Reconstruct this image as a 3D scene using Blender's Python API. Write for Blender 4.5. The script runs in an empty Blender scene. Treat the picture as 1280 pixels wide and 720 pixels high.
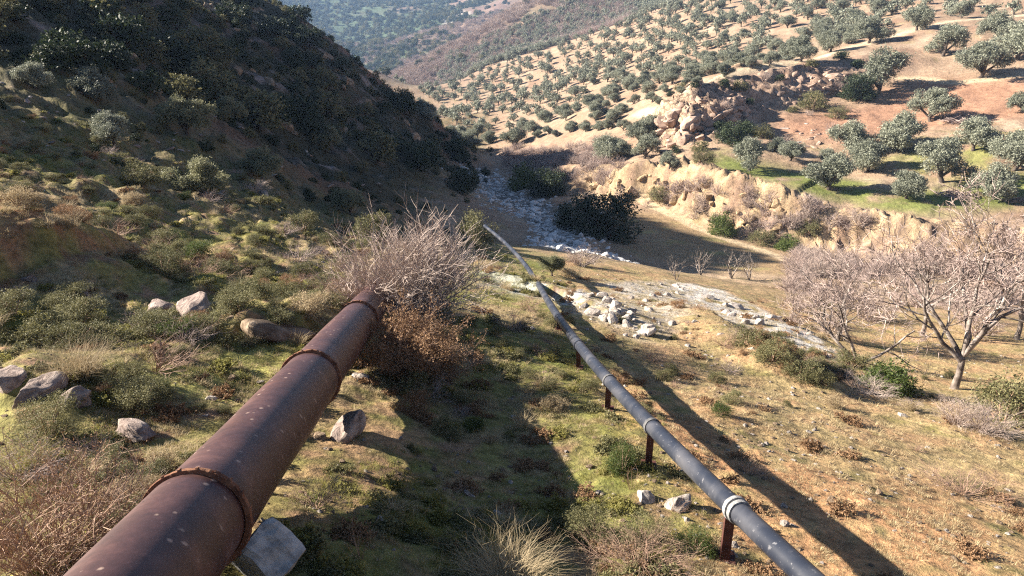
import bpy, bmesh, math, random
import numpy as np
from mathutils import Vector, Matrix, Euler

SC = bpy.context.scene
COL = SC.collection
random.seed(7)
R = np.random.default_rng(11)

# ------------------------------------------------------------ camera, world, sun, exposure
F_PX, PITCH = 881.0, math.radians(20.0)
cam_data = bpy.data.cameras.new('camera')
cam_data.angle = 2 * math.atan(640.0 / F_PX)
cam_data.clip_start, cam_data.clip_end = 0.1, 12000.0
cam = bpy.data.objects.new('camera', cam_data)
COL.objects.link(cam)
cam.rotation_euler = (math.pi / 2 - PITCH, 0, 0)
SC.camera = cam

SUN_EL, SUN_AZ = math.radians(25.0), math.radians(-79.0)      # azimuth from +Y, clockwise
sun_dir = Vector((math.sin(SUN_AZ) * math.cos(SUN_EL), math.cos(SUN_AZ) * math.cos(SUN_EL), math.sin(SUN_EL)))
sd = bpy.data.lights.new('sun', 'SUN')
sd.energy, sd.angle, sd.color = 5.0, math.radians(0.53), (1.0, 0.915, 0.80)
sun = bpy.data.objects.new('sun', sd)
COL.objects.link(sun)
sun.rotation_euler = sun_dir.to_track_quat('Z', 'Y').to_euler()

world = bpy.data.worlds.new('World')
SC.world = world
world.use_nodes = True
wn = world.node_tree.nodes
bg = wn['Background']
skyt = wn.new('ShaderNodeTexSky')
skyt.sky_type = 'NISHITA'
skyt.sun_disc = False
skyt.sun_elevation = SUN_EL
skyt.sun_rotation = SUN_AZ
skyt.altitude = 2500.0                                          # clear dry mountain air
skyt.air_density, skyt.dust_density = 0.6, 0.1
world.node_tree.links.new(skyt.outputs[0], bg.inputs[0])
bg.inputs[1].default_value = 0.05
SC.view_settings.view_transform = 'Standard'
SC.view_settings.look = 'None'
SC.view_settings.exposure = 2.05
SC.view_settings.gamma = 1.0
SC.cycles.use_denoising = False
SC.cycles.use_adaptive_sampling = False
SC.cycles.sample_clamp_indirect = 2.0
SC.cycles.filter_width = 1.2
SC.cycles.max_bounces = 5
SC.cycles.diffuse_bounces = 1
SC.cycles.glossy_bounces = 2
SC.cycles.transmission_bounces = 2
SC.cycles.volume_bounces = 0
SC.cycles.transparent_max_bounces = 4

# ------------------------------------------------------------ helpers
def tag(o, label=None, cat=None, group=None, kind=None):
    if label: o['label'] = label
    if cat: o['category'] = cat
    if group: o['group'] = group
    if kind: o['kind'] = kind
    return o

def mesh_np(name, v, f, mats=(), smooth=False, mi=None, attrs=None):
    """v (n,3); f (m,k) with constant k, or a list of such arrays"""
    fl = f if isinstance(f, list) else [f]
    me = bpy.data.meshes.new(name)
    v = np.asarray(v, np.float32)
    me.vertices.add(len(v)); me.vertices.foreach_set('co', v.ravel())
    loops = np.concatenate([np.asarray(a, np.int32).ravel() for a in fl])
    sizes = np.concatenate([np.full(len(a), a.shape[1], np.int32) for a in fl])
    starts = np.concatenate([[0], np.cumsum(sizes)[:-1]]).astype(np.int32)
    me.loops.add(len(loops)); me.loops.foreach_set('vertex_index', loops)
    me.polygons.add(len(sizes)); me.polygons.foreach_set('loop_start', starts)
    me.polygons.foreach_set('loop_total', sizes)
    if mi is not None: me.polygons.foreach_set('material_index', np.asarray(mi, np.int32))
    me.polygons.foreach_set('use_smooth', np.full(len(sizes), bool(smooth)))
    for m in mats: me.materials.append(m)
    me.update(calc_edges=True)
    for k, a in (attrs or {}).items():
        if a.ndim == 2:
            at = me.color_attributes.new(k, 'FLOAT_COLOR', 'POINT')
            at.data.foreach_set('color', np.c_[a, np.ones(len(a))].astype(np.float32).ravel())
        else:
            at = me.attributes.new(k, 'FLOAT', 'POINT')
            at.data.foreach_set('value', a.astype(np.float32))
    return me

def link(name, data, parent=None, loc=None, rot=None, scale=None):
    o = bpy.data.objects.new(name, data)
    COL.objects.link(o)
    if parent is not None: o.parent = parent
    if loc is not None: o.location = loc
    if rot is not None: o.rotation_euler = rot
    if scale is not None: o.scale = scale if hasattr(scale, '__len__') else (scale,) * 3
    return o

def ss(a, b, x):
    t = np.clip((x - a) / (b - a), 0, 1)
    return t * t * (3 - 2 * t)

_perm = np.random.default_rng(3).permutation(4096)
_gr = np.random.default_rng(5).normal(size=(4096, 2)); _gr /= np.linalg.norm(_gr, axis=1)[:, None]
def noise2(x, y, seed=0):
    xi, yi = np.floor(x).astype(np.int64), np.floor(y).astype(np.int64)
    xf, yf = x - xi, y - yi
    def g(ix, iy, dx, dy):
        h = _perm[(_perm[(ix + seed * 131) & 4095] + iy) & 4095]
        return _gr[h, 0] * dx + _gr[h, 1] * dy
    u, w = xf * xf * xf * (xf * (xf * 6 - 15) + 10), yf * yf * yf * (yf * (yf * 6 - 15) + 10)
    a, b = g(xi, yi, xf, yf), g(xi + 1, yi, xf - 1, yf)
    c, d = g(xi, yi + 1, xf, yf - 1), g(xi + 1, yi + 1, xf - 1, yf - 1)
    return 1.5 * ((a * (1 - u) + b * u) * (1 - w) + (c * (1 - u) + d * u) * w)
def fbm(x, y, wl, octs=3, seed=0, gain=0.5, ridged=False):
    s, amp, tot = 0, 1.0, 0
    for k in range(octs):
        n = noise2(x / wl + 17.3 * k, y / wl - 9.1 * k, seed + k)
        if ridged: n = 1 - 2 * np.abs(n)
        s = s + amp * n; tot += amp; amp *= gain; wl *= 0.5
    return s / tot

# ------------------------------------------------------------ terrain control points
CP, SP = math.cos(PITCH), math.sin(PITCH)
def ray(px, py):
    xc, yc = (px - 640) / F_PX, (360 - py) / F_PX
    return np.array([xc, CP + yc * SP, -SP + yc * CP])
def at(px, py, t): return ray(px, py) * t

def poly_info(x, y, pts, vals):
    """signed distance to an open polyline (positive on the left of its direction) and vals interpolated along it"""
    best = np.full(x.shape, 1e18); sd = np.zeros(x.shape); val = np.zeros(x.shape)
    for k in range(len(pts) - 1):
        ax, ay = pts[k][:2]; bx, by = pts[k + 1][:2]
        dx, dy = bx - ax, by - ay
        L2 = dx * dx + dy * dy
        u = np.clip(((x - ax) * dx + (y - ay) * dy) / L2, 0, 1)
        ex, ey = x - ax - u * dx, y - ay - u * dy
        d2 = ex * ex + ey * ey
        m = d2 < best
        best = np.where(m, d2, best)
        sg = np.sign(dx * (y - ay) - dy * (x - ax))
        sd = np.where(m, np.sqrt(d2) * sg, sd)
        val = np.where(m, vals[k] * (1 - u) + vals[k + 1] * u, val)
    return sd, val

BANK = [at(*p) for p in [(625, 212, 160), (680, 225, 130), (760, 245, 112), (830, 258, 106), (900, 285, 95), (960, 300, 90), (1040, 310, 86), (1150, 325, 80), (1280, 335, 76), (1500, 350, 72)]]
BANK_H = [0, 2.0, 3.6, 4.8, 5.6, 5.4, 4.0, 3.2, 3, 3]
CRAG = [at(*p) for p in [(815, 140, 150), (806, 160, 140), (815, 186, 127), (860, 196, 120), (915, 182, 121), (940, 150, 131), (1000, 132, 136), (1060, 124, 139), (1110, 118, 144), (1180, 108, 148)]]
CRAG_H = [0, 5, 8, 8.5, 7, 4, 4, 3.5, 2, 0]
def steps(x, y):
    wob = fbm(x, y, 6.0, 3, 40)
    d, h = poly_info(x, y, BANK, BANK_H)
    z = h * ss(0.0, 3.2, d + 1.1 * wob) * (1 - ss(9, 30, d))
    d, h = poly_info(x, y, CRAG, CRAG_H)
    dd = d + 1.6 * wob
    return z + h * (0.5 * ss(0, 2.5, dd) + 0.5 * ss(3.0, 12.0, dd)) * (1 - ss(12, 34, d))

PX = [  # (px, py, depth)
 (0,100,45),(0,0,62),(0,200,26),(0,300,15),(0,480,8),(100,100,47),(200,150,45),(300,200,48),(400,270,45),(330,100,95),(420,150,110),
 (500,200,115),(560,230,110),(250,50,90),(150,50,70),(520,280,70),(600,300,70),(640,330,42),(600,350,34),(720,370,34),
 (200,0,112),(330,0,150),(400,50,160),(470,110,165),(535,150,165),(580,190,165),
 (640,250,112),(600,215,155),(595,195,185),(620,225,140),(700,290,80),(730,310,66),(700,300,72),(800,340,48),(850,352,46),(960,400,38),
 (1040,440,33),(1100,480,29),(1190,485,30),(1280,480,22),(1280,560,13.3),(1280,720,7.5),(1280,400,45),(1200,380,60),
 (850,310,82),(800,330,71),(1000,345,70),(820,270,100),(1150,330,77),
 (900,224,98),(760,200,125),(1060,262,90),(950,215,103),(1100,245,92),(1280,255,88),(1000,190,112),(1120,200,104),(1250,200,98),
 (1280,150,112),(1120,150,122),(1180,105,134),(1280,95,130),(1050,75,148),(940,112,136),(885,112,131),(830,135,134),(1000,92,142),
 (854,117,150),(917,90,155),(980,80,158),(1067,58,165),(1187,27,172),(1280,20,175),
 (800,150,150),(740,175,150),(700,150,190),(650,170,195),(900,60,230),(900,20,290),(900,0,330),(1000,40,220),(1000,0,290),(1100,30,195),(1100,0,230),
 (1280,0,195),(800,60,300),(800,20,400),(700,100,320),(600,130,320),(540,110,380),(490,105,430),(600,85,430),(680,60,480),(760,35,480),(840,0,470),(560,150,260),
 (430,105,800),(500,92,760),(560,68,560),(640,31,600),(720,-8,620),(560,58,850),(610,28,950),(640,0,1300),(400,60,1150),(480,60,1150),(560,25,1200),(340,0,1700),(450,0,1700),(540,0,1900)]
Q = [at(*p) for p in PX]
def plane(x, y):
    """the near slope: a gentle bench left of the big pipe, a steeper fall under it, gentler again by the slim pipe"""
    a = -2.3 - x
    left = 0.07 * np.clip(a, 0, 4.5) + 0.24 * np.maximum(a - 4.5, 0)
    b = np.maximum(-a, 0)
    right = 0.27 * np.clip(b, 0, 2.7) + 0.06 * np.clip(b - 2.7, 0, 1.8) + 0.18 * np.maximum(b - 4.5, 0)
    return -2.77 - 0.225 * y + left - right
for x, y in [(-2.3,2),(-2.3,5.25),(-2.5,8),(-2.9,12),(-3.2,16),(2,5.25),(1.6,9),(1.2,14),(-6,7),(-4,3),(-4,7),(-4.5,10),(-1.2,6),(-1.2,9),(-1,4),(-1.6,12),(0,6),(-7,10),(-6,12),(-8,18),(-4,24),(0,22),(0,30),(4,6),(5,9),(6,14),(10,16),(8,24),(3,20),(12,26),(0,3),(0,1.5),(-1.5,1),(3,2),(6,4),(8,8),(-7,2),(-10,8),(-12,14),(0.3,8),(0,12)]:
    Q.append(np.array([x, y, float(plane(np.array(x), np.array(y)))]))
Q += [np.array(q, float) for q in [
 (-73,120,12),(-90,125,21),(-95,99,34),(-90,77,22),(-90,61,19),(-87,48,21.5),(-86,38,30),(-95,140,18),(-80,150,9),(-130,100,32),(-130,40,26),(-60,45,11),(-60,25,7),
 (-40,15,3.5),(-90,10,14),(-60,-10,8),(-25,5,0.5),(-30,-10,2),(-60,215,-22),(-25,230,-34),(-90,220,-12),(-60,300,-38),(-150,380,-20),(-70,450,-45),(-160,180,12),(-300,200,40),(-260,420,10),
 (0,-10,-0.5),(0,-30,3),(20,-20,0),(15,0,-5),(30,10,-9),(40,-20,-5),(60,20,-16),(-20,-40,6),(100,-100,10),(0,-150,20),(-150,-150,30),(60,50,-22.5),(100,60,-19),(140,90,-6),(200,0,0),(200,120,8),
 (-95,640,-48),(-60,720,-50),(10,720,-30),(80,740,0),(140,660,50),(280,600,62),(420,500,120),(500,200,90),(500,-200,80),(-500,-300,90),(-500,200,80),(-600,600,40),(0,-600,60),(600,900,200),
 (0,3500,240),(-2000,3000,240),(2000,3000,240),(3500,0,220),(-3500,0,220),(0,-3500,200),(2500,-2500,200),(-2500,-2500,200)]]
Q = np.array(Q)
def rbf_embed(x, y):
    r = np.hypot(x, y) + 1e-9
    u = np.log(np.maximum(r, 0.8))
    return np.stack([1.15 * x / r, 1.15 * y / r, u], -1)
_qe = rbf_embed(Q[:, 0], Q[:, 1])
_qr = np.hypot(Q[:, 0], Q[:, 1])
_qv = (Q[:, 2] - steps(Q[:, 0], Q[:, 1]) + 2.77) / _qr
_n = len(Q)
_A = np.linalg.norm(_qe[:, None] - _qe[None], axis=-1) ** 1.6
_P = np.c_[np.ones(_n), _qe]
_M = np.block([[_A - 2e-4 * np.eye(_n) * 0, _P], [_P.T, np.zeros((4, 4))]])
_w = np.linalg.solve(_M, np.r_[_qv, np.zeros(4)])
def base_z(x, y):
    sh = x.shape; x = x.ravel(); y = y.ravel()
    out = np.empty(len(x))
    for i in range(0, len(x), 60000):
        e = rbf_embed(x[i:i + 60000], y[i:i + 60000])
        d2 = np.maximum((e * e).sum(1)[:, None] + (_qe * _qe).sum(1)[None] - 2 * e @ _qe.T, 0)
        out[i:i + 60000] = (d2 ** 0.8) @ _w[:_n] + np.c_[np.ones(len(e)), e] @ _w[_n:]
    return (out * np.hypot(x, y) - 2.77).reshape(sh) + steps(x.reshape(sh), y.reshape(sh))

# polar grid: fine towards the view, coarse behind
TH = np.radians(np.concatenate([np.arange(-180, -60, 3.0), np.arange(-60, -46, 0.7), np.arange(-46, 46, 0.17), np.arange(46, 60, 0.7), np.arange(60, 180.1, 3.0)]))
LR = np.concatenate([np.arange(math.log(1.2), math.log(76), .0115), np.arange(math.log(76), math.log(165), .0042), np.arange(math.log(165), math.log(4200), .0115)])   # closer rows where banks and crags stand
RR = np.exp(LR)
GX = RR[:, None] * np.sin(TH)[None]; GY = RR[:, None] * np.cos(TH)[None]
_c = slice(None, None, 2)
def coarse_eval():
    ti = np.unique(np.r_[np.arange(0, len(TH), 3), len(TH) - 1]); ri = np.unique(np.r_[np.arange(0, len(RR), 3), len(RR) - 1])
    z = base_z(GX[np.ix_(ri, ti)], GY[np.ix_(ri, ti)]) - steps(GX[np.ix_(ri, ti)], GY[np.ix_(ri, ti)])
    z1 = np.stack([np.interp(TH, TH[ti], row) for row in z])
    return np.stack([np.interp(LR, LR[ri], z1[:, j]) for j in range(len(TH))], 1)
GZ = coarse_eval() + steps(GX, GY)
# ------------------------------------------------------------ sampling the ground
def gz(x, y, grid=None):
    g = GZ if grid is None else grid
    x = np.asarray(x, float); y = np.asarray(y, float)
    th = np.arctan2(x, y); u = np.log(np.maximum(np.hypot(x, y), 1.21))
    i = np.clip(np.searchsorted(LR, u, 'right') - 1, 0, len(LR) - 2); fu = np.clip((u - LR[i]) / (LR[i + 1] - LR[i]), 0, 1)
    j = np.clip(np.searchsorted(TH, th) - 1, 0, len(TH) - 2); ft = (th - TH[j]) / (TH[j + 1] - TH[j])
    return (g[i, j] * (1 - ft) + g[i, j + 1] * ft) * (1 - fu) + (g[i + 1, j] * (1 - ft) + g[i + 1, j + 1] * ft) * fu
def hit(px, py, rmin=2.0):
    """where the line of sight of a photograph position first meets the ground: x, y, z, depth"""
    d = ray(px, py); hd = math.hypot(d[0], d[1]); th = math.atan2(d[0], d[1])
    j = int(np.clip(np.searchsorted(TH, th) - 1, 0, len(TH) - 2)); ft = (th - TH[j]) / (TH[j + 1] - TH[j])
    col = GZ[:, j] * (1 - ft) + GZ[:, j + 1] * ft
    f = col - RR * (d[2] / hd)
    ks = np.where((f >= 0) & (RR > rmin))[0]
    k = ks[0] if len(ks) else len(RR) - 1
    r = RR[k] if k == 0 else RR[k - 1] + (RR[k] - RR[k - 1]) * min(1, max(0, -f[k - 1] / (f[k] - f[k - 1] + 1e-12)))
    t = r / hd
    return d[0] * t, d[1] * t, float(gz(d[0] * t, d[1] * t)), t
def inpoly(x, y, pts):
    c = np.zeros(x.shape, bool)
    n = len(pts)
    for i in range(n):
        x0, y0 = pts[i]; x1, y1 = pts[(i + 1) % n]
        if y0 == y1: continue
        c ^= ((y0 > y) != (y1 > y)) & (x < (x1 - x0) * (y - y0) / (y1 - y0) + x0)
    return c
def region(pix): return [hit(*p)[:2] for p in pix]
def mask(x, y, pts, soft):
    """soft-edged polygon in the ground plane"""
    pts = [tuple(p) for p in pts]
    d, _ = poly_info(x, y, pts + [pts[0]], [0] * (len(pts) + 1))
    return ss(-soft, soft, np.where(inpoly(x, y, pts), np.abs(d), -np.abs(d)) + soft * 1.2 * fbm(x, y, soft * 4, 3, 61))

# regions read from the bare ground before relief is added
REG = {
 'field': region([(775, 262), (825, 264), (900, 293), (960, 308), (1040, 322), (1140, 335), (1100, 360), (1000, 350), (960, 345), (880, 335), (800, 318)]),
 'terrace': region([(868, 205), (905, 188), (960, 205), (1000, 214), (1075, 222), (1110, 236), (1290, 222), (1290, 262), (1150, 262), (1060, 252), (985, 238), (920, 222)]),
 'meadow2': region([(1095, 205), (1150, 175), (1290, 165), (1290, 215), (1180, 215)]),
 'river': region([(577, 206), (603, 205), (632, 228), (660, 243), (684, 255), (705, 275), (722, 292), (742, 314), (708, 313), (690, 298), (668, 280), (640, 258), (615, 238), (592, 222)]),
 'redslope': region([(955, 165), (1010, 150), (1120, 110), (1170, 95), (1290, 100), (1290, 150), (1180, 155), (1100, 165), (1040, 172)]),
 'pinkscrub': region([(615, 190), (640, 185), (760, 178), (770, 235), (700, 235), (640, 212)]),
 'wash': region([(598, 344), (640, 345), (700, 360), (760, 352), (850, 352), (920, 372), (1050, 440), (1030, 452), (950, 415), (880, 395), (800, 425), (740, 400), (690, 382), (600, 354)]),
 'ledge': region([(835, 350), (890, 358), (960, 390), (1050, 438), (1040, 448), (940, 405), (870, 378)]),
 'slab': region([(598, 345), (640, 346), (690, 358), (745, 378), (760, 392), (715, 384), (640, 366), (600, 356)]),
 'dirt_right': region([(760, 470), (820, 500), (960, 560), (1290, 640), (1290, 730), (900, 730), (830, 600)]),
 'soil_left': region([(0, 290), (120, 285), (160, 310), (120, 345), (0, 365)]),
 'lawn': region([(205, 470), (290, 440), (400, 450), (395, 480), (330, 510), (240, 500)]),
 'soil_mid': region([(395, 520), (440, 490), (540, 480), (560, 560), (470, 620), (400, 640), (370, 600)]),
}
FPATH = [hit(*p)[:2] for p in [(800, 250), (832, 265), (870, 284), (905, 298), (950, 312), (1000, 330), (1040, 343)]]
HPATH = [hit(*p)[:2] for p in [(800, 140), (854, 118), (917, 91), (980, 80), (1067, 58), (1187, 27), (1285, 18)]]
RPATH = [hit(*p)[:2] for p in [(1120, 97), (1150, 98), (1200, 103), (1290, 92)]]
RIVER = [hit(*p)[:2] for p in [(728, 315), (705, 290), (680, 270), (650, 250), (615, 226), (590, 207)]]

# ------------------------------------------------------------ relief
X, Y = GX, GY
RAD = np.hypot(X, Y)
wfield = mask(X, Y, REG['field'], 4.0)
wterr = np.maximum(mask(X, Y, REG['terrace'], 5.0), 0)
wriv = mask(X, Y, REG['river'], 2.0)
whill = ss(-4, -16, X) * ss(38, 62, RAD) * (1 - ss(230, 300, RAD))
wnear = 1 - ss(40, 75, RAD)
wfar = ss(480, 640, RAD)
wside = np.clip(1 - whill - wnear - wfar, 0, 1) * (1 - wfield) * (1 - 0.7 * wterr)
d = 0.13 * fbm(X, Y, 5.0, 3, 1) + 0.075 * fbm(X, Y, 1.3, 3, 4) * ss(60, 15, RAD) + 0.03 * fbm(X, Y, 0.32, 2, 8) * ss(25, 10, RAD)
rough_l = ss(0.5, -5.0, X)
d += (0.42 * np.maximum(fbm(X, Y, 3.2, 4, 12, .55), -0.25) + .28 * fbm(X * .8 + .3 * Y, Y * .8 - .3 * X, 1.7, 3, 13, .55, True)) * rough_l * ss(6, 13, RAD) * (1 + .8 * ss(16, 34, RAD))
rz = wnear * d
rz += whill * (2.6 * fbm(X, Y, 26, 4, 20) + 2.0 * fbm(X * 1.0, Y * 1.0, 9, 4, 22, 0.6, True))
rz += wside * (0.9 * fbm(X, Y, 30, 3, 24) + 0.35 * fbm(X, Y, 6, 3, 26) + 0.22 * fbm(X, Y, 3.0, 2, 27))
gully = fbm(X + 0.4 * Y, Y - 0.3 * X, 330, 4, 30, 0.5, True)
rz += wfar * (24 * fbm(X, Y, 420, 4, 31) + 20 * gully * ss(600, 900, RAD))
rz += wfield * 0.05 * fbm(X, Y, 2.0, 2, 33)
rz += wriv * (0.25 * fbm(X, Y, 1.7, 3, 35) - 0.6)
n_h = fbm(X, Y, 1.6, 3, 46)
# bank and crag faces get ribs and gullies
db, hb = poly_info(X, Y, BANK, BANK_H)
fb = ss(-2.5, 0.5, db) * (1 - ss(3.5, 6.5, db)) * np.clip(hb / 4, 0, 1)
rz += fb * (1.5 * fbm(X, Y, 4.2, 4, 36, 0.62, True) + 0.6 * fbm(X, Y, 1.1, 3, 37, .6, True))
dc, hc = poly_info(X, Y, CRAG, CRAG_H)
fc = ss(-3, 0.5, dc) * (1 - ss(8, 13, dc)) * np.clip(hc / 6, 0, 1)
rz += fc * (1.9 * fbm(X, Y, 5.0, 4, 38, 0.62, True) + 0.9 * fbm(X, Y, 1.6, 3, 39, .6, True))
# small banks on the near slope: (polyline in the photograph, height)
for pts, h, w in [([(-20, 360), (40, 345), (110, 335), (175, 325), (215, 330)], [0.55, 0.6, 0.55, 0.35, 0], 0.35),
                  ([(285, 440), (330, 432), (395, 428), (425, 425)], [0, 0.42, 0.4, 0], 0.25),
                  ([(560, 342), (620, 352), (700, 375), (790, 415)], [0, 0.3, 0.35, 0], 0.5),
                  ([(1085, 500), (1010, 470), (940, 432), (850, 382)], [0, 0.5, 0.5, 0], 0.5)]:
    pl = [hit(*p)[:2] for p in pts]
    dd, hh = poly_info(X, Y, pl, h)
    dd = dd + 0.18 * fbm(X, Y, 0.9, 3, 44)
    rz += hh * ss(0, w, dd) * (1 - ss(0.8, 2.6, dd))
for pl, wd in ((FPATH, 0.9), (HPATH, 1.6), (RPATH, 1.2)):
    dd, _ = poly_info(X, Y, pl, [0] * len(pl)); rz *= 1 - 0.8 * (1 - ss(wd, wd * 2.5, np.abs(dd)))
# the hollow that the big pipe bridges
pxo = X + 2.2 + .0844 * (Y - 4.05)
rz -= .30 * ss(-1.0, -.05, pxo + .15 * n_h) * (1 - ss(1.6, 4.5, pxo)) * ss(4.6, 6.5, Y) * (1 - ss(10.5, 14, Y))
GZ = GZ + rz

# ------------------------------------------------------------ ground colours (plain albedo of soil, grass and rock)
def C(*a): return np.array(a, float)
def mixc(col, c, w): return col + (c - col) * np.clip(w, 0, 1)[..., None]
n1, n2, n3, n4 = fbm(X, Y, 4.0, 4, 50), fbm(X, Y, 1.1, 3, 51), fbm(X, Y, 14, 4, 52), fbm(X, Y, 0.45, 2, 53)
col = np.zeros(X.shape + (3,)) + C(.26, .225, .08)                 # grassy slope
col = mixc(col, C(.215, .215, .06), ss(.0, .4, n1 + .5 * n2))
col = mixc(col, C(.40, .295, .165), ss(-.12, .3, n2 * .7 - n1 * .6 + .5 * n4))
col = mixc(col, C(.27, .165, .10), ss(.08, .36, n4 * .7 - n2 * .5))
right = ss(1.2, 4.0, X) * wnear
col = mixc(col, mixc(np.zeros(X.shape + (3,)) + C(.38, .285, .14), C(.42, .265, .14), ss(-.2, .3, n2)), right * ss(-.45, .05, n1 * .45 + n2 * .6 + .4 * n4 + .12))
col = mixc(col, C(.45, .25, .125), mask(X, Y, REG['dirt_right'], 1.2) * ss(-.35, .2, n2 + .6 * n4 + .12) * wnear)
col = mixc(col, C(.30, .155, .075), mask(X, Y, REG['soil_left'], .6) * ss(-.3, .2, n2 + .5 * n4 + .1))
# far side of the valley: pale tan grazed soil
tan = mixc(mixc(np.zeros(X.shape + (3,)) + C(.35, .245, .165), C(.30, .19, .125), ss(-.05, .4, n3)), C(.40, .30, .21), ss(.0, .5, fbm(X, Y, 9, 3, 55)))
tan = mixc(tan, C(.33, .25, .14), ss(.2, .55, n1))
wtan = (1 - wnear) * (1 - whill)
col = mixc(col, tan, wtan)
col = mixc(col, C(.37, .20, .125), mask(X, Y, REG['redslope'], 4) * .85)
col = mixc(col, C(.27, .18, .14), mask(X, Y, REG['pinkscrub'], 5) * .8)
col = mixc(col, C(.34, .235, .13), wfield)
col = mixc(col, C(.36, .33, .12), wfield * ss(.1, .5, n1) * .6)
green = mask(X, Y, REG['terrace'], 3.5) * ss(-.55, -.05, n1 + .3 * n3)
col = mixc(col, C(.19, .215, .06), green)
col = mixc(col, C(.23, .225, .08), mask(X, Y, REG['meadow2'], 4) * ss(-.2, .3, n1 + .1))
lawn = mask(X, Y, REG['lawn'], .5)
# left hill: dark earth, thin grass, bare rock streaks
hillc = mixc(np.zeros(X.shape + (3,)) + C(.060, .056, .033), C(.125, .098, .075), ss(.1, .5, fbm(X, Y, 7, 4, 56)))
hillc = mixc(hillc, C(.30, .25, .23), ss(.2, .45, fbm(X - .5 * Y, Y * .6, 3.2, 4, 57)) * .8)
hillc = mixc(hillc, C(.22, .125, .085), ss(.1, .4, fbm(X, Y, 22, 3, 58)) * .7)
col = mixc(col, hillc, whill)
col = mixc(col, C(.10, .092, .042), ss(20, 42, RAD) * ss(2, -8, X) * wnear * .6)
# bank and crag rock
pale = mixc(np.zeros(X.shape + (3,)) + C(.43, .31, .185), C(.28, .185, .125), ss(-.2, .4, fbm(X, Y, 2.6, 4, 59)))
pale = mixc(pale, C(.23, .16, .12), ss(.15, .45, fbm(X, Y, 4.5, 3, 60)))
col = mixc(col, pale, fb)
crg = mixc(np.zeros(X.shape + (3,)) + C(.46, .32, .235), C(.29, .185, .135), ss(-.1, .35, fbm(X, Y, 3, 4, 62)))
crg = mixc(crg, C(.47, .35, .22), ss(8, -8, X - 30) * .8)
col = mixc(col, crg, fc)
# stream bed and the white wash on the near slope
col = mixc(col, C(.20, .185, .165), wriv * ss(-.5, .1, n2 + .3))
stn = mask(X, Y, REG['wash'], .7) * ss(-.25, .25, n2 * .6 + n1 * .5 + .12)
col = mixc(col, C(.47, .43, .37), stn * .85)
col = mixc(col, C(.68, .63, .56), mask(X, Y, REG['ledge'], .5) * ss(-.3, .1, n2 + .4 * n1) * .9)
col = mixc(col, C(.60, .58, .56), mask(X, Y, REG['slab'], .3) * ss(-.3, .2, n2 + .6 * n4) * .75)
for pl, wd, cc in ((FPATH, 1.1, C(.60, .46, .29)), (HPATH, 2.0, C(.60, .48, .33)), (RPATH, 1.4, C(.56, .43, .28))):
    dd, _ = poly_info(X, Y, pl, [0] * len(pl))
    col = mixc(col, cc, (1 - ss(wd * .5, wd * 1.2, np.abs(dd) + .5 * n2)) * .9)
# distant hills: wooded, brush, a quarry scar
fx = (1 - ss(.06, .16, np.arctan2(X, Y) + .10 * n3 + .05 * fbm(X, Y, 260, 3, 64) - .0 ))
farc = mixc(np.zeros(X.shape + (3,)) + C(.25, .17, .125), C(.21, .135, .11), ss(-.2, .3, fbm(X, Y, 90, 4, 65)))
farc = mixc(farc, C(.075, .105, .055), ss(-.15, .2, fbm(X, Y, 140, 4, 66) + .55 * ss(900, 1150, RAD) * ss(-.02, -.10, np.arctan2(X, Y)) - .12))
wfc = ss(480, 640, RAD + 150 * ss(.03, -.08, np.arctan2(X, Y)))
col = mixc(col, farc, np.maximum(wfar, wfc))
qx, qy, _, _ = hit(572, 19)
qd = np.hypot(X - qx, (Y - qy) * .35) + 14 * fbm(X, Y, 40, 3, 67)
col = mixc(col, C(.50, .45, .38), (1 - ss(16, 26, qd)) * wfar)
col = mixc(col, C(.17, .20, .045), ss(-2.2, -1, X) * ss(2.6, 1.2, X) * wnear * ss(-.4, .2, n1 + .4 * n2) * .4)
col = mixc(col, C(.36, .23, .125), mask(X, Y, REG['soil_mid'], .8) * ss(-.5, .05, n4 + .4 * n2))
col = mixc(col, C(.36, .335, .10), lawn * ss(-.5, .1, n1 + .2))
col *= (1 + .22 * n4 * wnear + .15 * n2)[..., None]
col = np.clip(col, .015, .75)
rocky = np.clip(np.maximum(fc, fb * .22) + whill * ss(.1, .45, fbm(X, Y, 9, 3, 68)) * .7, 0, 1)

# ------------------------------------------------------------ materials
def new_mat(name):
    m = bpy.data.materials.new(name); m.use_nodes = True
    nt = m.node_tree
    return m, nt, nt.nodes['Principled BSDF'], nt.links
def N(nt, t, **kw):
    n = nt.nodes.new(t)
    for k, v in kw.items(): setattr(n, k, v)
    return n
def noise_node(nt, vec, scale, detail=6, rough=.6, dist=0.0):
    n = N(nt, 'ShaderNodeTexNoise')
    n.inputs['Scale'].default_value = scale; n.inputs['Detail'].default_value = detail
    n.inputs['Roughness'].default_value = rough; n.inputs['Distortion'].default_value = dist
    nt.links.new(vec, n.inputs['Vector'])
    return n.outputs['Fac']
def ramp(nt, fac, stops):
    r = N(nt, 'ShaderNodeValToRGB')
    e = r.color_ramp.elements
    while len(e) < len(stops): e.new(.5)
    for k, (p, c) in enumerate(stops):
        e[k].position = p; e[k].color = (*c, 1) if len(c) == 3 else c
    nt.links.new(fac, r.inputs['Fac'])
    return r.outputs['Color']
def mixrgb(nt, a, b, fac, mode='MIX'):
    m = N(nt, 'ShaderNodeMix', data_type='RGBA', blend_type=mode)
    for s, v in ((m.inputs['Factor'], fac), (m.inputs[6], a), (m.inputs[7], b)):
        if hasattr(v, 'is_output') or isinstance(v, bpy.types.NodeSocket): nt.links.new(v, s)
        else: s.default_value = v if not isinstance(v, tuple) else ((*v, 1) if len(v) == 3 else v)
    return m.outputs[2]
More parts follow.
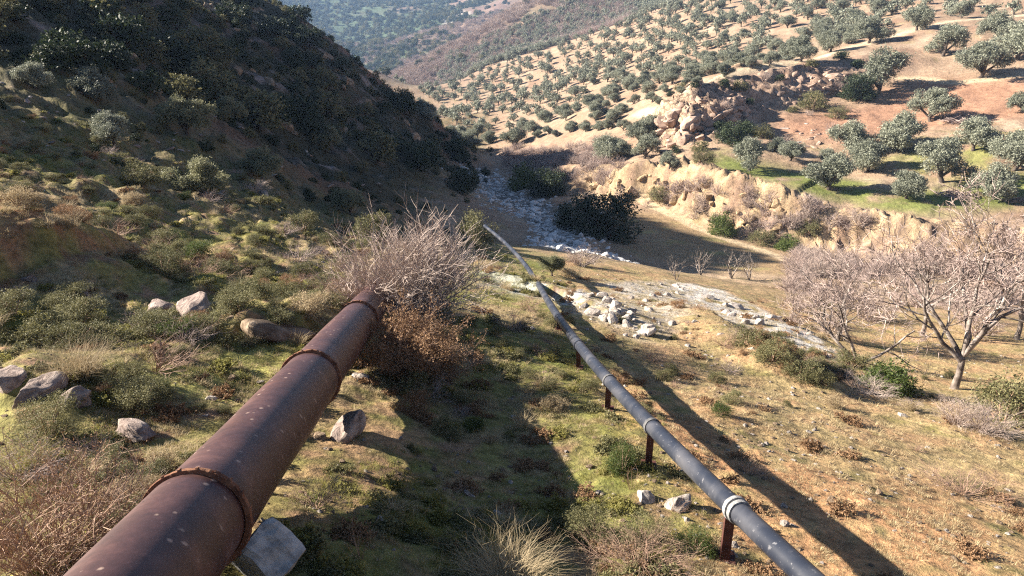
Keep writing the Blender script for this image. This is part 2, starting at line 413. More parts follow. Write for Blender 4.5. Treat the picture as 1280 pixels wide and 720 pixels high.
def bump(nt, h, strength, dist, bsdf):
    b = N(nt, 'ShaderNodeBump'); b.inputs['Strength'].default_value = strength; b.inputs['Distance'].default_value = dist
    nt.links.new(h, b.inputs['Height']); nt.links.new(b.outputs[0], bsdf.inputs['Normal'])
def grey(v): return (v, v, v)

mt, nt, bs, lk = new_mat('ground')
att = N(nt, 'ShaderNodeVertexColor', layer_name='Col')
geo = N(nt, 'ShaderNodeNewGeometry')
P_ = geo.outputs['Position']
fine = noise_node(nt, P_, 7.0, 7, .68)
mid = noise_node(nt, P_, 1.1, 6, .62)
coarse = noise_node(nt, P_, .16, 5, .6)
c1 = mixrgb(nt, att.outputs['Color'], ramp(nt, fine, [(.30, grey(.35)), (.52, grey(.95)), (.72, (1.55, 1.5, 1.42))]), .85, 'MULTIPLY')
c2 = mixrgb(nt, c1, ramp(nt, mid, [(.3, grey(.62)), (.7, grey(1.32))]), .7, 'MULTIPLY')
c3 = mixrgb(nt, c2, ramp(nt, coarse, [(.3, grey(.75)), (.7, grey(1.2))]), .6, 'MULTIPLY')
ra = N(nt, 'ShaderNodeAttribute', attribute_name='Rocky')
wv = N(nt, 'ShaderNodeMix', data_type='VECTOR'); wv.inputs['Factor'].default_value = .12
wn_ = N(nt, 'ShaderNodeTexNoise'); wn_.inputs['Scale'].default_value = .6; wn_.inputs['Detail'].default_value = 4; lk.new(P_, wn_.inputs['Vector'])
vsum = N(nt, 'ShaderNodeVectorMath', operation='MULTIPLY_ADD'); lk.new(wn_.outputs['Color'], vsum.inputs[0]); vsum.inputs[1].default_value = (2.2, 2.2, 2.2); lk.new(P_, vsum.inputs[2])
vc1 = N(nt, 'ShaderNodeTexVoronoi', feature='DISTANCE_TO_EDGE'); vc1.inputs['Scale'].default_value = .75; lk.new(vsum.outputs[0], vc1.inputs['Vector'])
vc2 = N(nt, 'ShaderNodeTexVoronoi', feature='F1'); vc2.inputs['Scale'].default_value = .75; lk.new(vsum.outputs[0], vc2.inputs['Vector'])
crack = ramp(nt, vc1.outputs['Distance'], [(.0, grey(.28)), (.10, grey(.95))])
cellc = mixrgb(nt, ramp(nt, vc2.outputs['Distance'], [(0, grey(1.15)), (.9, grey(.75))]), crack, 1.0, 'MULTIPLY')
c3 = mixrgb(nt, c3, mixrgb(nt, c3, cellc, 1.0, 'MULTIPLY'), ra.outputs['Fac'])
lk.new(c3, bs.inputs['Base Color'])
bs.inputs['Roughness'].default_value = .95
bs.inputs['Specular IOR Level'].default_value = .15
hsum = N(nt, 'ShaderNodeMath', operation='MULTIPLY_ADD'); lk.new(mid, hsum.inputs[0]); hsum.inputs[1].default_value = 3.0; lk.new(fine, hsum.inputs[2])
bump(nt, hsum.outputs[0], .9, .07, bs)
M_GROUND = mt

def leaf_mat(name, c_lo, c_hi, transl=.25, rough=.6, island=True, spec=.3, tip=None):
    m, nt, bs, lk = new_mat(name)
    oi = N(nt, 'ShaderNodeObjectInfo'); g = N(nt, 'ShaderNodeNewGeometry')
    a = N(nt, 'ShaderNodeMath', operation='MULTIPLY_ADD')
    lk.new(g.outputs['Random Per Island'], a.inputs[0]); a.inputs[1].default_value = .65
    b = N(nt, 'ShaderNodeMath', operation='MULTIPLY'); lk.new(oi.outputs['Random'], b.inputs[0]); b.inputs[1].default_value = .35
    lk.new(b.outputs[0], a.inputs[2])
    stops = [(.08, c_lo), (.85, c_hi)] + ([(.97, tip)] if tip else [])
    c = ramp(nt, a.outputs[0], stops)
    lk.new(c, bs.inputs['Base Color'])
    bs.inputs['Roughness'].default_value = rough; bs.inputs['Specular IOR Level'].default_value = spec
    if transl:
        t = N(nt, 'ShaderNodeBsdfTranslucent'); lk.new(c, t.inputs[0])
        mx = N(nt, 'ShaderNodeMixShader'); mx.inputs[0].default_value = transl
        lk.new(bs.outputs[0], mx.inputs[1]); lk.new(t.outputs[0], mx.inputs[2])
        lk.new(mx.outputs[0], nt.nodes['Material Output'].inputs[0])
    return m
def solid_mat(name, stops, scale=4, rough=.9, bstr=.5, bdist=.03, detail=7, spec=.2, objspace=True, dist=0.0, rand=.0):
    m, nt, bs, lk = new_mat(name)
    tc = N(nt, 'ShaderNodeTexCoord'); v = tc.outputs['Object'] if objspace else N(nt, 'ShaderNodeNewGeometry').outputs['Position']
    f = noise_node(nt, v, scale, detail, .65, dist)
    c = ramp(nt, f, stops)
    if rand:
        oi = N(nt, 'ShaderNodeObjectInfo')
        c = mixrgb(nt, c, ramp(nt, oi.outputs['Random'], [(0, grey(1 - rand)), (1, grey(1 + rand))]), 1.0, 'MULTIPLY')
    lk.new(c, bs.inputs['Base Color']); bs.inputs['Roughness'].default_value = rough
    bs.inputs['Specular IOR Level'].default_value = spec
    if bstr: bump(nt, f, bstr, bdist, bs)
    return m
M_OLIVE = leaf_mat('olive_leaves', (.14, .152, .108), (.35, .36, .265), .2, .55)
M_OLIVE_LIT = leaf_mat('sunlit_olive_leaves', (.12, .13, .065), (.32, .31, .18), .35, .55)  # yellower leaves with sunlight put into the colour, for lit olives and the sapling
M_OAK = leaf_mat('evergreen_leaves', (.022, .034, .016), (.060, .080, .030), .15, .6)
M_BRIGHT = leaf_mat('bright_green_leaves', (.045, .068, .018), (.13, .165, .04), .3, .6)
M_SCRUB = leaf_mat('scrub_leaves', (.075, .076, .032), (.25, .23, .105), .25, .7)
M_DRY = leaf_mat('dry_leaves', (.16, .09, .045), (.36, .22, .12), .2, .8)
M_STRAW = leaf_mat('straw', (.26, .19, .10), (.56, .45, .28), .3, .75)
M_GRASS = leaf_mat('grass_blades', (.135, .135, .032), (.36, .325, .105), .45, .65, tip=(.45, .38, .18))
M_DGRASS = leaf_mat('dry_grass_blades', (.28, .21, .11), (.60, .48, .28), .3, .75)
M_TWIG = leaf_mat('bare_twigs', (.20, .145, .125), (.46, .355, .31), .0, .8)
M_TWIGPALE = leaf_mat('pale_twigs', (.28, .21, .175), (.55, .44, .37), .0, .8)
M_TWIGBR = leaf_mat('brown_twigs', (.20, .12, .085), (.44, .29, .20), .0, .8)
M_BARK = solid_mat('bark', [(.36, (.055, .042, .036)), (.5, (.20, .165, .14)), (.64, (.46, .40, .36))], 9, .95, .8, .03)
M_DBARK = solid_mat('dark_bark', [(.3, (.045, .035, .028)), (.7, (.13, .10, .08))], 5, .95, .8, .03)
M_ROCK = solid_mat('pale_rock', [(.28, (.16, .13, .11)), (.45, (.34, .29, .25)), (.62, (.47, .42, .37)), (.8, (.60, .56, .51))], 2.2, .9, .9, .06, rand=.18, dist=.6)
M_PINKROCK = solid_mat('pink_rock', [(.28, (.12, .08, .06)), (.45, (.32, .22, .165)), (.65, (.47, .345, .265)), (.82, (.58, .47, .375))], 1.6, .9, .9, .08, rand=.2, dist=.6)
M_NEARROCK = solid_mat('grey_pink_rock', [(.28, (.085, .065, .055)), (.45, (.27, .205, .175)), (.60, (.42, .335, .285)), (.8, (.58, .50, .44))], 1.7, .92, 1.0, .12, rand=.15, dist=.8, detail=10)
M_OCHRE = solid_mat('ochre_earth_rock', [(.3, (.16, .105, .065)), (.5, (.36, .25, .145)), (.72, (.54, .41, .255))], 1.3, .95, .9, .1, rand=.2, dist=.6, detail=9)
M_STONE = solid_mat('white_stone', [(.28, (.34, .325, .30)), (.5, (.58, .56, .525)), (.75, (.78, .76, .72))], 2.0, .85, .7, .05, rand=.25)
M_BROWNROCK = solid_mat('earthy_rock', [(.3, (.09, .06, .04)), (.5, (.24, .17, .11)), (.7, (.42, .33, .24))], 2.5, .95, .9, .07, rand=.2, dist=.5)
M_BLOCK = solid_mat('concrete', [(.3, (.20, .19, .18)), (.5, (.40, .39, .37)), (.75, (.52, .51, .49))], 3.0, .9, .6, .02)

# rusty pipe steel
M_RUST, nt, bs, lk = new_mat('rusty_steel')
tc = N(nt, 'ShaderNodeTexCoord'); ov = tc.outputs['Object']
f1 = noise_node(nt, ov, 2.2, 8, .68, .4); f2 = noise_node(nt, ov, 16, 6, .7); f3 = noise_node(nt, ov, .9, 4, .6, 1.0)
c = ramp(nt, f1, [(.30, (.034, .0155, .0145)), (.5, (.066, .029, .026)), (.68, (.112, .054, .045))])
c = mixrgb(nt, c, (.135, .058, .036), ramp(nt, f3, [(.52, grey(0)), (.72, grey(.55))]))
vor = N(nt, 'ShaderNodeTexVoronoi', feature='F1'); vor.inputs['Scale'].default_value = 5.5
mp = N(nt, 'ShaderNodeMapping'); mp.inputs['Scale'].default_value = (1.4, 1.4, .55); lk.new(ov, mp.inputs[0]); lk.new(mp.outputs[0], vor.inputs['Vector'])
sp = N(nt, 'ShaderNodeMath', operation='MULTIPLY_ADD'); lk.new(f2, sp.inputs[0]); sp.inputs[1].default_value = .34; lk.new(vor.outputs['Distance'], sp.inputs[2])
c = mixrgb(nt, c, (.40, .28, .22), ramp(nt, sp.outputs[0], [(.24, grey(.85)), (.33, grey(0))]))
c = mixrgb(nt, c, ramp(nt, f2, [(.3, grey(.7)), (.7, grey(1.25))]), .8, 'MULTIPLY')
lk.new(c, bs.inputs['Base Color'])
bs.inputs['Roughness'].default_value = .5; bs.inputs['Specular IOR Level'].default_value = .45
bump(nt, f2, .25, .01, bs)
M_FLANGE = solid_mat('flaky_rust', [(.3, (.060, .026, .018)), (.5, (.17, .075, .042)), (.72, (.30, .15, .085))], 9, .9, .9, .02)
# slim pipe: scuffed grey-blue coating
M_SLIM, nt, bs, lk = new_mat('grey_pipe_coating')
tc = N(nt, 'ShaderNodeTexCoord'); ov = tc.outputs['Object']
g1 = noise_node(nt, ov, 1.3, 6, .6, .5); g2 = noise_node(nt, ov, 14, 6, .7)
c = ramp(nt, g1, [(.3, (.010, .014, .026)), (.48, (.026, .030, .042)), (.58, (.055, .057, .068)), (.74, (.095, .093, .10))])
c = mixrgb(nt, c, (.38, .37, .37), ramp(nt, g2, [(.60, grey(0)), (.74, grey(.6))]))
lk.new(c, bs.inputs['Base Color']); bs.inputs['Roughness'].default_value = .46; bs.inputs['Specular IOR Level'].default_value = .35
bump(nt, g2, .15, .005, bs)
M_COLLAR = solid_mat('collar_metal', [(.35, (.10, .10, .10)), (.55, (.28, .275, .265)), (.72, (.44, .43, .41))], 18, .7, .4, .005)
M_COLLAR2 = solid_mat('dull_collar_metal', [(.35, (.05, .05, .055)), (.6, (.14, .138, .135)), (.75, (.26, .255, .25))], 18, .7, .4, .005)
M_POST = solid_mat('red_oxide_steel', [(.3, (.035, .016, .013)), (.5, (.080, .032, .025)), (.75, (.15, .07, .05))], 8, .8, .5, .005)

# ------------------------------------------------------------ the ground itself
nr, ntc = len(RR), len(TH)
idx = np.arange(nr * ntc).reshape(nr, ntc)
quads = np.stack([idx[:-1, :-1].ravel(), idx[:-1, 1:].ravel(), idx[1:, 1:].ravel(), idx[1:, :-1].ravel()], 1)[:, ::-1]
inner = np.concatenate([idx[0], ])
vv = np.c_[GX.ravel(), GY.ravel(), GZ.ravel()]
vc = np.vstack([vv, [[0, 0, float(GZ[0].mean())]]])
tri = np.stack([np.full(ntc - 1, len(vv)), idx[0, 1:], idx[0, :-1]], 1)
me = mesh_np('ground', vc, [quads, tri], [M_GROUND], True, attrs={'Col': np.vstack([col.reshape(-1, 3), col[0].mean(0)[None]]), 'Rocky': np.r_[rocky.ravel(), 0]})
tag(link('ground', me), kind='structure', label='valley slopes of thin grass, soil and rock')
# ------------------------------------------------------------ builders: rocks, twigs, leaves
def unit(n, rng):
    v = rng.normal(size=(n, 3)); return v / np.linalg.norm(v, axis=1)[:, None]
def ico(sub):
    bm = bmesh.new(); bmesh.ops.create_icosphere(bm, subdivisions=sub, radius=1.0)
    v = np.array([p.co[:] for p in bm.verts]); f = np.array([[q.index for q in fc.verts] for fc in bm.faces])
    bm.free(); return v, f
_ICO = {k: ico(k) for k in (1, 2, 3, 4)}
def rock_mesh(name, sub, mat, seed, flat=.75, cuts=9, rough=.12):
    rng = np.random.default_rng(seed)
    v, f = _ICO[sub]; v = v.copy()
    dirs = unit(cuts, rng); offs = rng.uniform(.48, .85, cuts)
    for dv, o in zip(dirs, offs):
        p = v @ dv; v -= np.maximum(p - o, 0)[:, None] * dv * .92
    if sub > 1:
        nf = 14 if sub < 4 else 46
        k = unit(nf, rng) * np.exp(rng.uniform(.7, 2.2 if sub < 4 else 3.3, (nf, 1))); ph = rng.uniform(0, 6.28, nf)
        a = 1 / np.linalg.norm(k, axis=1)
        v *= (1 + rough * (np.sin(v @ k.T + ph) * a).sum(1) * .9)[:, None]
    v *= np.array([1, rng.uniform(.7, 1), flat])
    me = mesh_np(name, v, f, [mat], sub >= 3)
    return me
def rot_z(a):
    return np.array([[math.cos(a), -math.sin(a), 0], [math.sin(a), math.cos(a), 0], [0, 0, 1]])

def frame_of(d):
    d = d / (np.linalg.norm(d) + 1e-9)
    a = np.array([0, 0, 1.0]) if abs(d[2]) < .9 else np.array([1.0, 0, 0])
    u = np.cross(d, a); u /= np.linalg.norm(u)
    return u, np.cross(d, u)
def tubes(chains, sides=4):
    """chains: list of (points (k,3), radii (k)) -> verts, quads"""
    V, Fq, base = [], [], 0
    ang = np.arange(sides) * 2 * math.pi / sides
    ca, sa = np.cos(ang), np.sin(ang)
    for pts, rad in chains:
        k = len(pts)
        u, w = frame_of(pts[-1] - pts[0])
        ring = ca[:, None] * u + sa[:, None] * w
        V.append((pts[:, None, :] + np.asarray(rad)[:, None, None] * ring[None]).reshape(-1, 3))
        a = base + np.arange(k * sides).reshape(k, sides)
        Fq.append(np.stack([a[:-1], np.roll(a[:-1], -1, 1), np.roll(a[1:], -1, 1), a[1:]], -1).reshape(-1, 4))
        base += k * sides
    return np.concatenate(V), np.concatenate(Fq)
def grow(out, p, d, L, r, lev, maxlev, rng, kids=(3, 5), ratio=.62, wob=.25, up=.12, spread=.75, segs=4, tip=.35, rr=.55, start=.3):
    pts, rad = [np.array(p, float)], [r]
    d = np.array(d, float); d /= np.linalg.norm(d)
    for k in range(segs):
        d = d + rng.normal(size=3) * wob + np.array([0, 0, up]); d /= np.linalg.norm(d)
        pts.append(pts[-1] + d * L / segs); rad.append(r * (1 - (1 - tip) * (k + 1) / segs))
    pts = np.array(pts)
    out.setdefault(lev, []).append((pts, rad))
    if lev < maxlev:
        n = rng.integers(kids[0], kids[1] + 1)
        for q in range(n):
            f = start + (1 - start) * (q + rng.uniform(.2, .9)) / n
            x = f * segs; i = min(int(x), segs - 1); pp = pts[i] + (pts[i + 1] - pts[i]) * (x - i)
            dd = (pts[i + 1] - pts[i]); dd = dd / np.linalg.norm(dd)
            side = rng.normal(size=3); side -= dd * (side @ dd); side /= np.linalg.norm(side)
            nd = dd * (1 - spread * rng.uniform(.5, 1)) + side * spread * rng.uniform(.7, 1.1)
            grow(out, pp, nd, L * ratio * rng.uniform(.75, 1.2) * (1.1 - .35 * f), max(r * rr * (1 - .4 * f), .0022), lev + 1, maxlev, rng, kids, ratio, wob, up, spread, max(2, segs - 1), tip, rr, start)
def leaf_quads(cent, L, W, rng, droop=0.0, outward=None, fold=.0):
    n = len(cent)
    u = unit(n, rng)
    if outward is not None: u = u * .8 + outward * .7
    u[:, 2] -= droop; u /= np.linalg.norm(u, axis=1)[:, None]
    a = unit(n, rng); w = np.cross(u, a); w /= np.linalg.norm(w, axis=1)[:, None] + 1e-9
    l = (L * rng.uniform(.65, 1.25, n))[:, None]; ww = (W * rng.uniform(.7, 1.2, n))[:, None]
    V = np.stack([cent - u * l, cent + w * ww, cent + u * l, cent - w * ww], 1).reshape(-1, 3)
    return V, np.arange(4 * n).reshape(n, 4)
def crown(lobes, clumps, per, cr, L, W, rng, inner=.35, droop=.15):
    """leaf sprays gathered in clumps on uneven lobes; lobes: (x, y, z, rx, rz)"""
    C_ = []
    O_ = []
    for (x, y, z, rx, rz) in lobes:
        m = max(4, int(clumps * rx * rx))
        dv = unit(m, rng); rad = np.where(rng.random(m) < inner, rng.uniform(.35, .8, m), rng.uniform(.8, 1.08, m))
        cc = np.array([x, y, z]) + dv * rad[:, None] * np.array([rx, rx, rz])
        keep = rng.random(m) > .12
        cc, dv = cc[keep], dv[keep]
        size = rng.uniform(.6, 1.35, len(cc))
        for c, dvi, s in zip(cc, dv, size):
            k = max(3, int(per * s))
            C_.append(c + rng.normal(size=(k, 3)) * cr * s * .5); O_.append(np.repeat(dvi[None], k, 0))
    return leaf_quads(np.concatenate(C_), L, W, rng, droop, np.concatenate(O_))
def two_mat_mesh(name, parts, smooth=False):
    """parts: list of (verts, quads, material)"""
    V, Fq, MI, base, mats = [], [], [], 0, []
    for v, f, m in parts:
        V.append(v); Fq.append(f + base); base += len(v)
        if m not in mats: mats.append(m)
        MI.append(np.full(len(f), mats.index(m)))
    return mesh_np(name, np.concatenate(V), np.concatenate(Fq), mats, smooth, np.concatenate(MI))

def olive_parts(seed, fine=True, wide=1.0, forks=3):
    """an olive about 1 unit tall: trunk with limbs, and crown"""
    rng = np.random.default_rng(seed)
    ch = {}
    lean = rng.normal(size=2) * .12
    top = np.array([lean[0] * .3, lean[1] * .3, rng.uniform(.15, .22)])
    pts = np.array([[0, 0, -.10], [0, 0, .05], top * .6 + [.01, .01, .0], top])
    chains = [(pts, [.075, .055, .045, .042])]
    lobes = []
    n = forks + rng.integers(0, 2)
    a0 = rng.uniform(0, 6.28)
    for k in range(n + 2):
        a = a0 + k * 6.28 / n + rng.normal() * .35
        rr = rng.uniform(.20, .36) * wide if k < n else rng.uniform(0, .14)
        z = rng.uniform(.38, .62) if k < n else rng.uniform(.62, .76)
        c = np.array([math.cos(a) * rr, math.sin(a) * rr, z])
        mid_ = (top + c) / 2 + rng.normal(size=3) * .025 + [0, 0, .02]
        chains.append((np.array([top * .95, mid_, c]), [.033, .024, .010]))
        lobes.append((*c, rng.uniform(.18, .26), rng.uniform(.16, .24)))
        for q in range(2):
            c2 = c + rng.normal(size=3) * [.14 * wide, .14 * wide, .09]
            if c2[2] < .28: c2[2] = .30
            lobes.append((*c2, rng.uniform(.11, .18), rng.uniform(.10, .16)))
            if fine: chains.append((np.array([mid_, (mid_ + c2) / 2 + rng.normal(size=3) * .02, c2]), [.016, .011, .005]))
    tv, tf = tubes(chains, 6 if fine else 4)
    if fine: cv, cf = crown(lobes, 1350, 26, .070, .025, .0095, rng)
    else: cv, cf = crown(lobes, 260, 6, .085, .070, .034, rng)
    return (tv, tf), (cv, cf)
def bush_parts(seed, fine=True, squash=.8, mat=None, cl=430, per=11, L=.045, W=.02, n=7, stems=True):
    """a bush about 1 unit tall and a little wider, leafy to the ground"""
    rng = np.random.default_rng(seed)
    lobes = [(0, 0, .5, .34, .36)]
    for k in range(n):
        a = rng.uniform(0, 6.28); q = rng.uniform(.2, .42); z = rng.uniform(.2, .75) * (1.1 - q * .6)
        lobes.append((math.cos(a) * q, math.sin(a) * q, z, rng.uniform(.16, .27), rng.uniform(.14, .24) * squash / .8))
    for k in range(5):
        a = k * 1.257 + rng.normal() * .3
        lobes.append((math.cos(a) * .36, math.sin(a) * .36, .15, rng.uniform(.17, .23), .16))
    chains = []
    for l in lobes:
        p = np.array(l[:3]); chains.append((np.array([[p[0] * .15, p[1] * .15, -.1], p * .55 + [0, 0, .03], p]), [.022, .015, .007]))
    tv, tf = tubes(chains, 4)
    cv, cf = crown(lobes, cl, per, .075, L, W, rng, .4, .0)
    return (tv, tf), (cv, cf)
def twig_bush(seed, stems=26, levels=2, h=1.0, kids=(3, 5), r=.012, lean=.8, sides=3, up=.10, ratio=.6, wob=.16, base=.07, spread=.55):
    rng = np.random.default_rng(seed); out = {}
    for k in range(stems):
        a = rng.uniform(0, 6.28); t = lean * math.sqrt(rng.random())
        d = np.array([math.sin(t * 1.3) * math.cos(a), math.sin(t * 1.3) * math.sin(a), math.cos(t * 1.3)])
        p = np.array([math.cos(a), math.sin(a), 0]) * base * rng.random() + [0, 0, -.06]
        grow(out, p, d, h * rng.uniform(.6, .95), r * rng.uniform(.6, 1.1), 0, levels, rng, kids, ratio, wob, up, spread, 4, .35, .6, .25)
    return out
def blades(n, h, w, spread, rng, lean=.5, base=.06, segs=2, curl=0.0):
    cdir = unit(n, rng) * [1, 1, .3]
    a = rng.uniform(0, 6.28, n); t = lean * np.sqrt(rng.random(n)); hh = h * rng.uniform(.5, 1.15, n)
    dirh = np.stack([np.cos(a), np.sin(a), 0 * a], 1); p0 = dirh * (base * rng.random(n))[:, None] - [0, 0, .02]
    az = a + rng.normal(size=n) * .8; side = np.stack([-np.sin(az), np.cos(az), 0 * az], 1) * (w * rng.uniform(.6, 1.2, n))[:, None]
    V, Fq = [], []
    ks = np.linspace(0, 1, segs + 1)
    for i, k in enumerate(ks):
        q = p0 + dirh * (hh * np.sin(t) * (k ** 1.6) * 1.15)[:, None]; q[:, 2] += hh * np.cos(t * k) * k
        if curl: q = q + (rng.normal(size=(n, 3)) * [1, 1, .5] * .25 + cdir * k) * (hh * curl * k)[:, None]
        ww = (1 - .88 * k)
        V += [q - side * ww, q + side * ww]
    V = np.stack(V, 1)
    m = 2 * (segs + 1)
    for i in range(segs): Fq.append(np.arange(n)[:, None] * m + np.array([2 * i, 2 * i + 1, 2 * i + 3, 2 * i + 2])[None])
    return V.reshape(-1, 3), np.concatenate(Fq)

# ------------------------------------------------------------ scattering of what nobody could count
def scatter(name, pts, rz, scl, which, sources, label):
    """one object whose geometry nodes set copies of visible source objects on its points"""
    me = bpy.data.meshes.new(name)
    me.vertices.add(len(pts)); me.vertices.foreach_set('co', np.asarray(pts, np.float32).ravel())
    rot = np.zeros((len(pts), 3), np.float32)
    rot[:, 2] = rz; rot[:, 0] = R.normal(size=len(pts)) * .08; rot[:, 1] = R.normal(size=len(pts)) * .08
    a = me.attributes.new('rot', 'FLOAT_VECTOR', 'POINT'); a.data.foreach_set('vector', rot.ravel())
    a = me.attributes.new('scl', 'FLOAT', 'POINT'); a.data.foreach_set('value', np.asarray(scl, np.float32))
    a = me.attributes.new('which', 'INT', 'POINT'); a.data.foreach_set('value', np.asarray(which, np.int32))
    o = link(name, me); tag(o, label, kind='stuff')
    g = bpy.data.node_groups.new(name, 'GeometryNodeTree')
    g.interface.new_socket('Geometry', in_out='INPUT', socket_type='NodeSocketGeometry')
    g.interface.new_socket('Geometry', in_out='OUTPUT', socket_type='NodeSocketGeometry')
    gi, go, jn = g.nodes.new('NodeGroupInput'), g.nodes.new('NodeGroupOutput'), g.nodes.new('GeometryNodeJoinGeometry')
    def named(nm, typ):
        n = g.nodes.new('GeometryNodeInputNamedAttribute'); n.data_type = typ; n.inputs['Name'].default_value = nm
        return n.outputs['Attribute']
    rv, sv, wv = named('rot', 'FLOAT_VECTOR'), named('scl', 'FLOAT'), named('which', 'INT')
    for k, s in enumerate(sources):
        oi = g.nodes.new('GeometryNodeObjectInfo'); oi.transform_space = 'ORIGINAL'; oi.inputs['Object'].default_value = s
        oi.inputs['As Instance'].default_value = True
        cmp_ = g.nodes.new('FunctionNodeCompare'); cmp_.data_type = 'INT'; cmp_.operation = 'EQUAL'
        ai, bi = [q for q in cmp_.inputs if q.type == 'INT'][:2]
        g.links.new(wv, ai); bi.default_value = k
        ip = g.nodes.new('GeometryNodeInstanceOnPoints')
        g.links.new(gi.outputs[0], ip.inputs['Points']); g.links.new(cmp_.outputs[0], ip.inputs['Selection'])
        g.links.new(oi.outputs['Geometry'], ip.inputs['Instance'])
        e2r = g.nodes.new('FunctionNodeEulerToRotation'); g.links.new(rv, e2r.inputs[0]); g.links.new(e2r.outputs[0], ip.inputs['Rotation'])
        cx = g.nodes.new('ShaderNodeCombineXYZ')
        for q in range(3): g.links.new(sv, cx.inputs[q])
        g.links.new(cx.outputs[0], ip.inputs['Scale'])
        g.links.new(ip.outputs[0], jn.inputs[0])
    g.links.new(jn.outputs[0], go.inputs[0])
    md = o.modifiers.new('scatter', 'NODES'); md.node_group = g
    return o

def empty(name, loc, rz=0.0, scale=1.0):
    return link(name, None, None, loc, (0, 0, rz), scale)
def copy_thing(src, loc, rz, scale):
    """a copy of a thing and of each of its parts"""
    c = src.copy(); COL.objects.link(c)
    c.location = loc; c.rotation_euler = (0, 0, rz); c.scale = (scale,) * 3
    for ch in src.children:
        k = ch.copy(); COL.objects.link(k); k.parent = c
    return c
def lay(name, mesh, px, py, size_px, label, cat, group=None, rz=None, sink=0.0, tilt=0.0, scale3=None, rmin=2.0):
    """a one-mesh thing standing where that place of the photograph meets the ground; size_px is its width there (mesh about 2 wide)"""
    x, y, z, t = hit(px, py, rmin)
    s = size_px * t / F_PX / 2
    o = link(name, mesh, None, (x, y, z - sink * s), (R.normal() * tilt, R.normal() * tilt, R.uniform(0, 6.28) if rz is None else rz), None)
    o.scale = (s, s, s) if scale3 is None else tuple(s * q for q in scale3)
    return tag(o, label, cat, group)

# ------------------------------------------------------------ the pipes
def cyl(p0, p1, r0, r1=None, n=48, cap=True, segs=1, bulge=0):
    r1 = r0 if r1 is None else r1
    p0, p1 = np.array(p0, float), np.array(p1, float)
    u, w = frame_of(p1 - p0); a = np.arange(n) * 2 * math.pi / n
    ring = np.cos(a)[:, None] * u + np.sin(a)[:, None] * w
    return p0 + ring * r0, p1 + ring * r1
def lathe_along(p0, p1, prof, mat, name, parent, n=56, smooth=True):
    """prof: list of (fraction along p0-p1 in metres, radius); closed when it returns to its start"""
    p0, p1 = np.array(p0, float), np.array(p1, float)
    d = (p1 - p0) / np.linalg.norm(p1 - p0); u, w = frame_of(d)
    a = np.arange(n) * 2 * math.pi / n
    ring = np.cos(a)[:, None] * u + np.sin(a)[:, None] * w
    V = np.concatenate([d * s + ring * r for s, r in prof])
    k = len(prof); ix = np.arange(k * n).reshape(k, n)
    Fq = np.stack([ix[:-1], ix[1:], np.roll(ix[1:], -1, 1), np.roll(ix[:-1], -1, 1)], -1).reshape(-1, 4)
    me = mesh_np(name, V, Fq, [mat], smooth)
    return link(name, me, parent, tuple(p0))
BP = lambda y: np.array([-2.2 - .0844 * (y - 4.05), y, -3.2 - .233 * (y - 4.05)])
RB = .35
pipe = empty('rusty_pipe', (0, 0, 0))
tag(pipe, 'thick rust brown steel pipe running down the slope into a bare bush', 'pipe')
joints = [-4.2, 0.02, 4.05, 7.9, 12.25, 15.2, 17.0]
for k in range(len(joints) - 1):
    a, b = BP(joints[k]), BP(joints[k + 1])
    a = a + R.normal(size=3) * .006; b = b + R.normal(size=3) * .006
    L = np.linalg.norm(b - a)
    prof = [(0, RB - .03), (0, RB)] + [(L * q, RB + .004 * math.sin(9 * q + k)) for q in np.linspace(.02, .98, 14)] + [(L, RB), (L, RB - .03)]
    lathe_along(a, b, prof, M_RUST, 'pipe_section', pipe, 72)
fl_dir = (BP(1) - BP(0)) / np.linalg.norm(BP(1) - BP(0))
for k, yj in enumerate(joints[1:-1]):
    c = BP(yj)
    n = 96; a = np.arange(n) * 2 * math.pi / n
    u, w = frame_of(fl_dir)
    ro = RB + .030 + .003 * np.sin(a * 5 + k) + R.normal(size=n) * .0018
    rings = []
    for s, rr in ((-.025, RB - .005), (-.022, None), (.0, 'm'), (.022, None), (.025, RB - .005)):
        r_ = ro if rr is None else (ro + .006 if rr == 'm' else np.full(n, rr))
        rings.append(fl_dir * (s + R.normal(size=n) * .003)[:, None] if rr is None else np.repeat((fl_dir * s)[None], n, 0))
        rings[-1] = rings[-1] + (np.cos(a)[:, None] * u + np.sin(a)[:, None] * w) * r_[:, None]
    V = np.concatenate(rings); ix = np.arange(5 * n).reshape(5, n)
    Fq = np.stack([ix[:-1], ix[1:], np.roll(ix[1:], -1, 1), np.roll(ix[:-1], -1, 1)], -1).reshape(-1, 4)
    fo = link('flange', mesh_np('flange', V, Fq, [M_FLANGE], False), pipe, tuple(c))
    # flaking studs round the ring
    bv, bf = [], []
    for q in range(20):
        aa = q * 6.283 / 20 + .1
        cc = (np.cos(aa) * u + np.sin(aa) * w) * (RB + .033)
        e = .008 * R.uniform(.6, 1.3)
        bx = np.array([[i, j, l] for i in (-1, 1) for j in (-1, 1) for l in (-1, 1)]) * e
        Rm = np.stack([fl_dir * 2.6, np.cos(aa) * u + np.sin(aa) * w, -np.sin(aa) * u + np.cos(aa) * w])
        bv.append(cc + bx @ Rm); bf.append(np.array([[0, 1, 3, 2], [4, 6, 7, 5], [0, 4, 5, 1], [2, 3, 7, 6], [0, 2, 6, 4], [1, 5, 7, 3]]) + 8 * q)
    b = link('studs', mesh_np('studs', np.concatenate(bv), np.concatenate(bf), [M_FLANGE]), fo); b['kind'] = 'stuff'

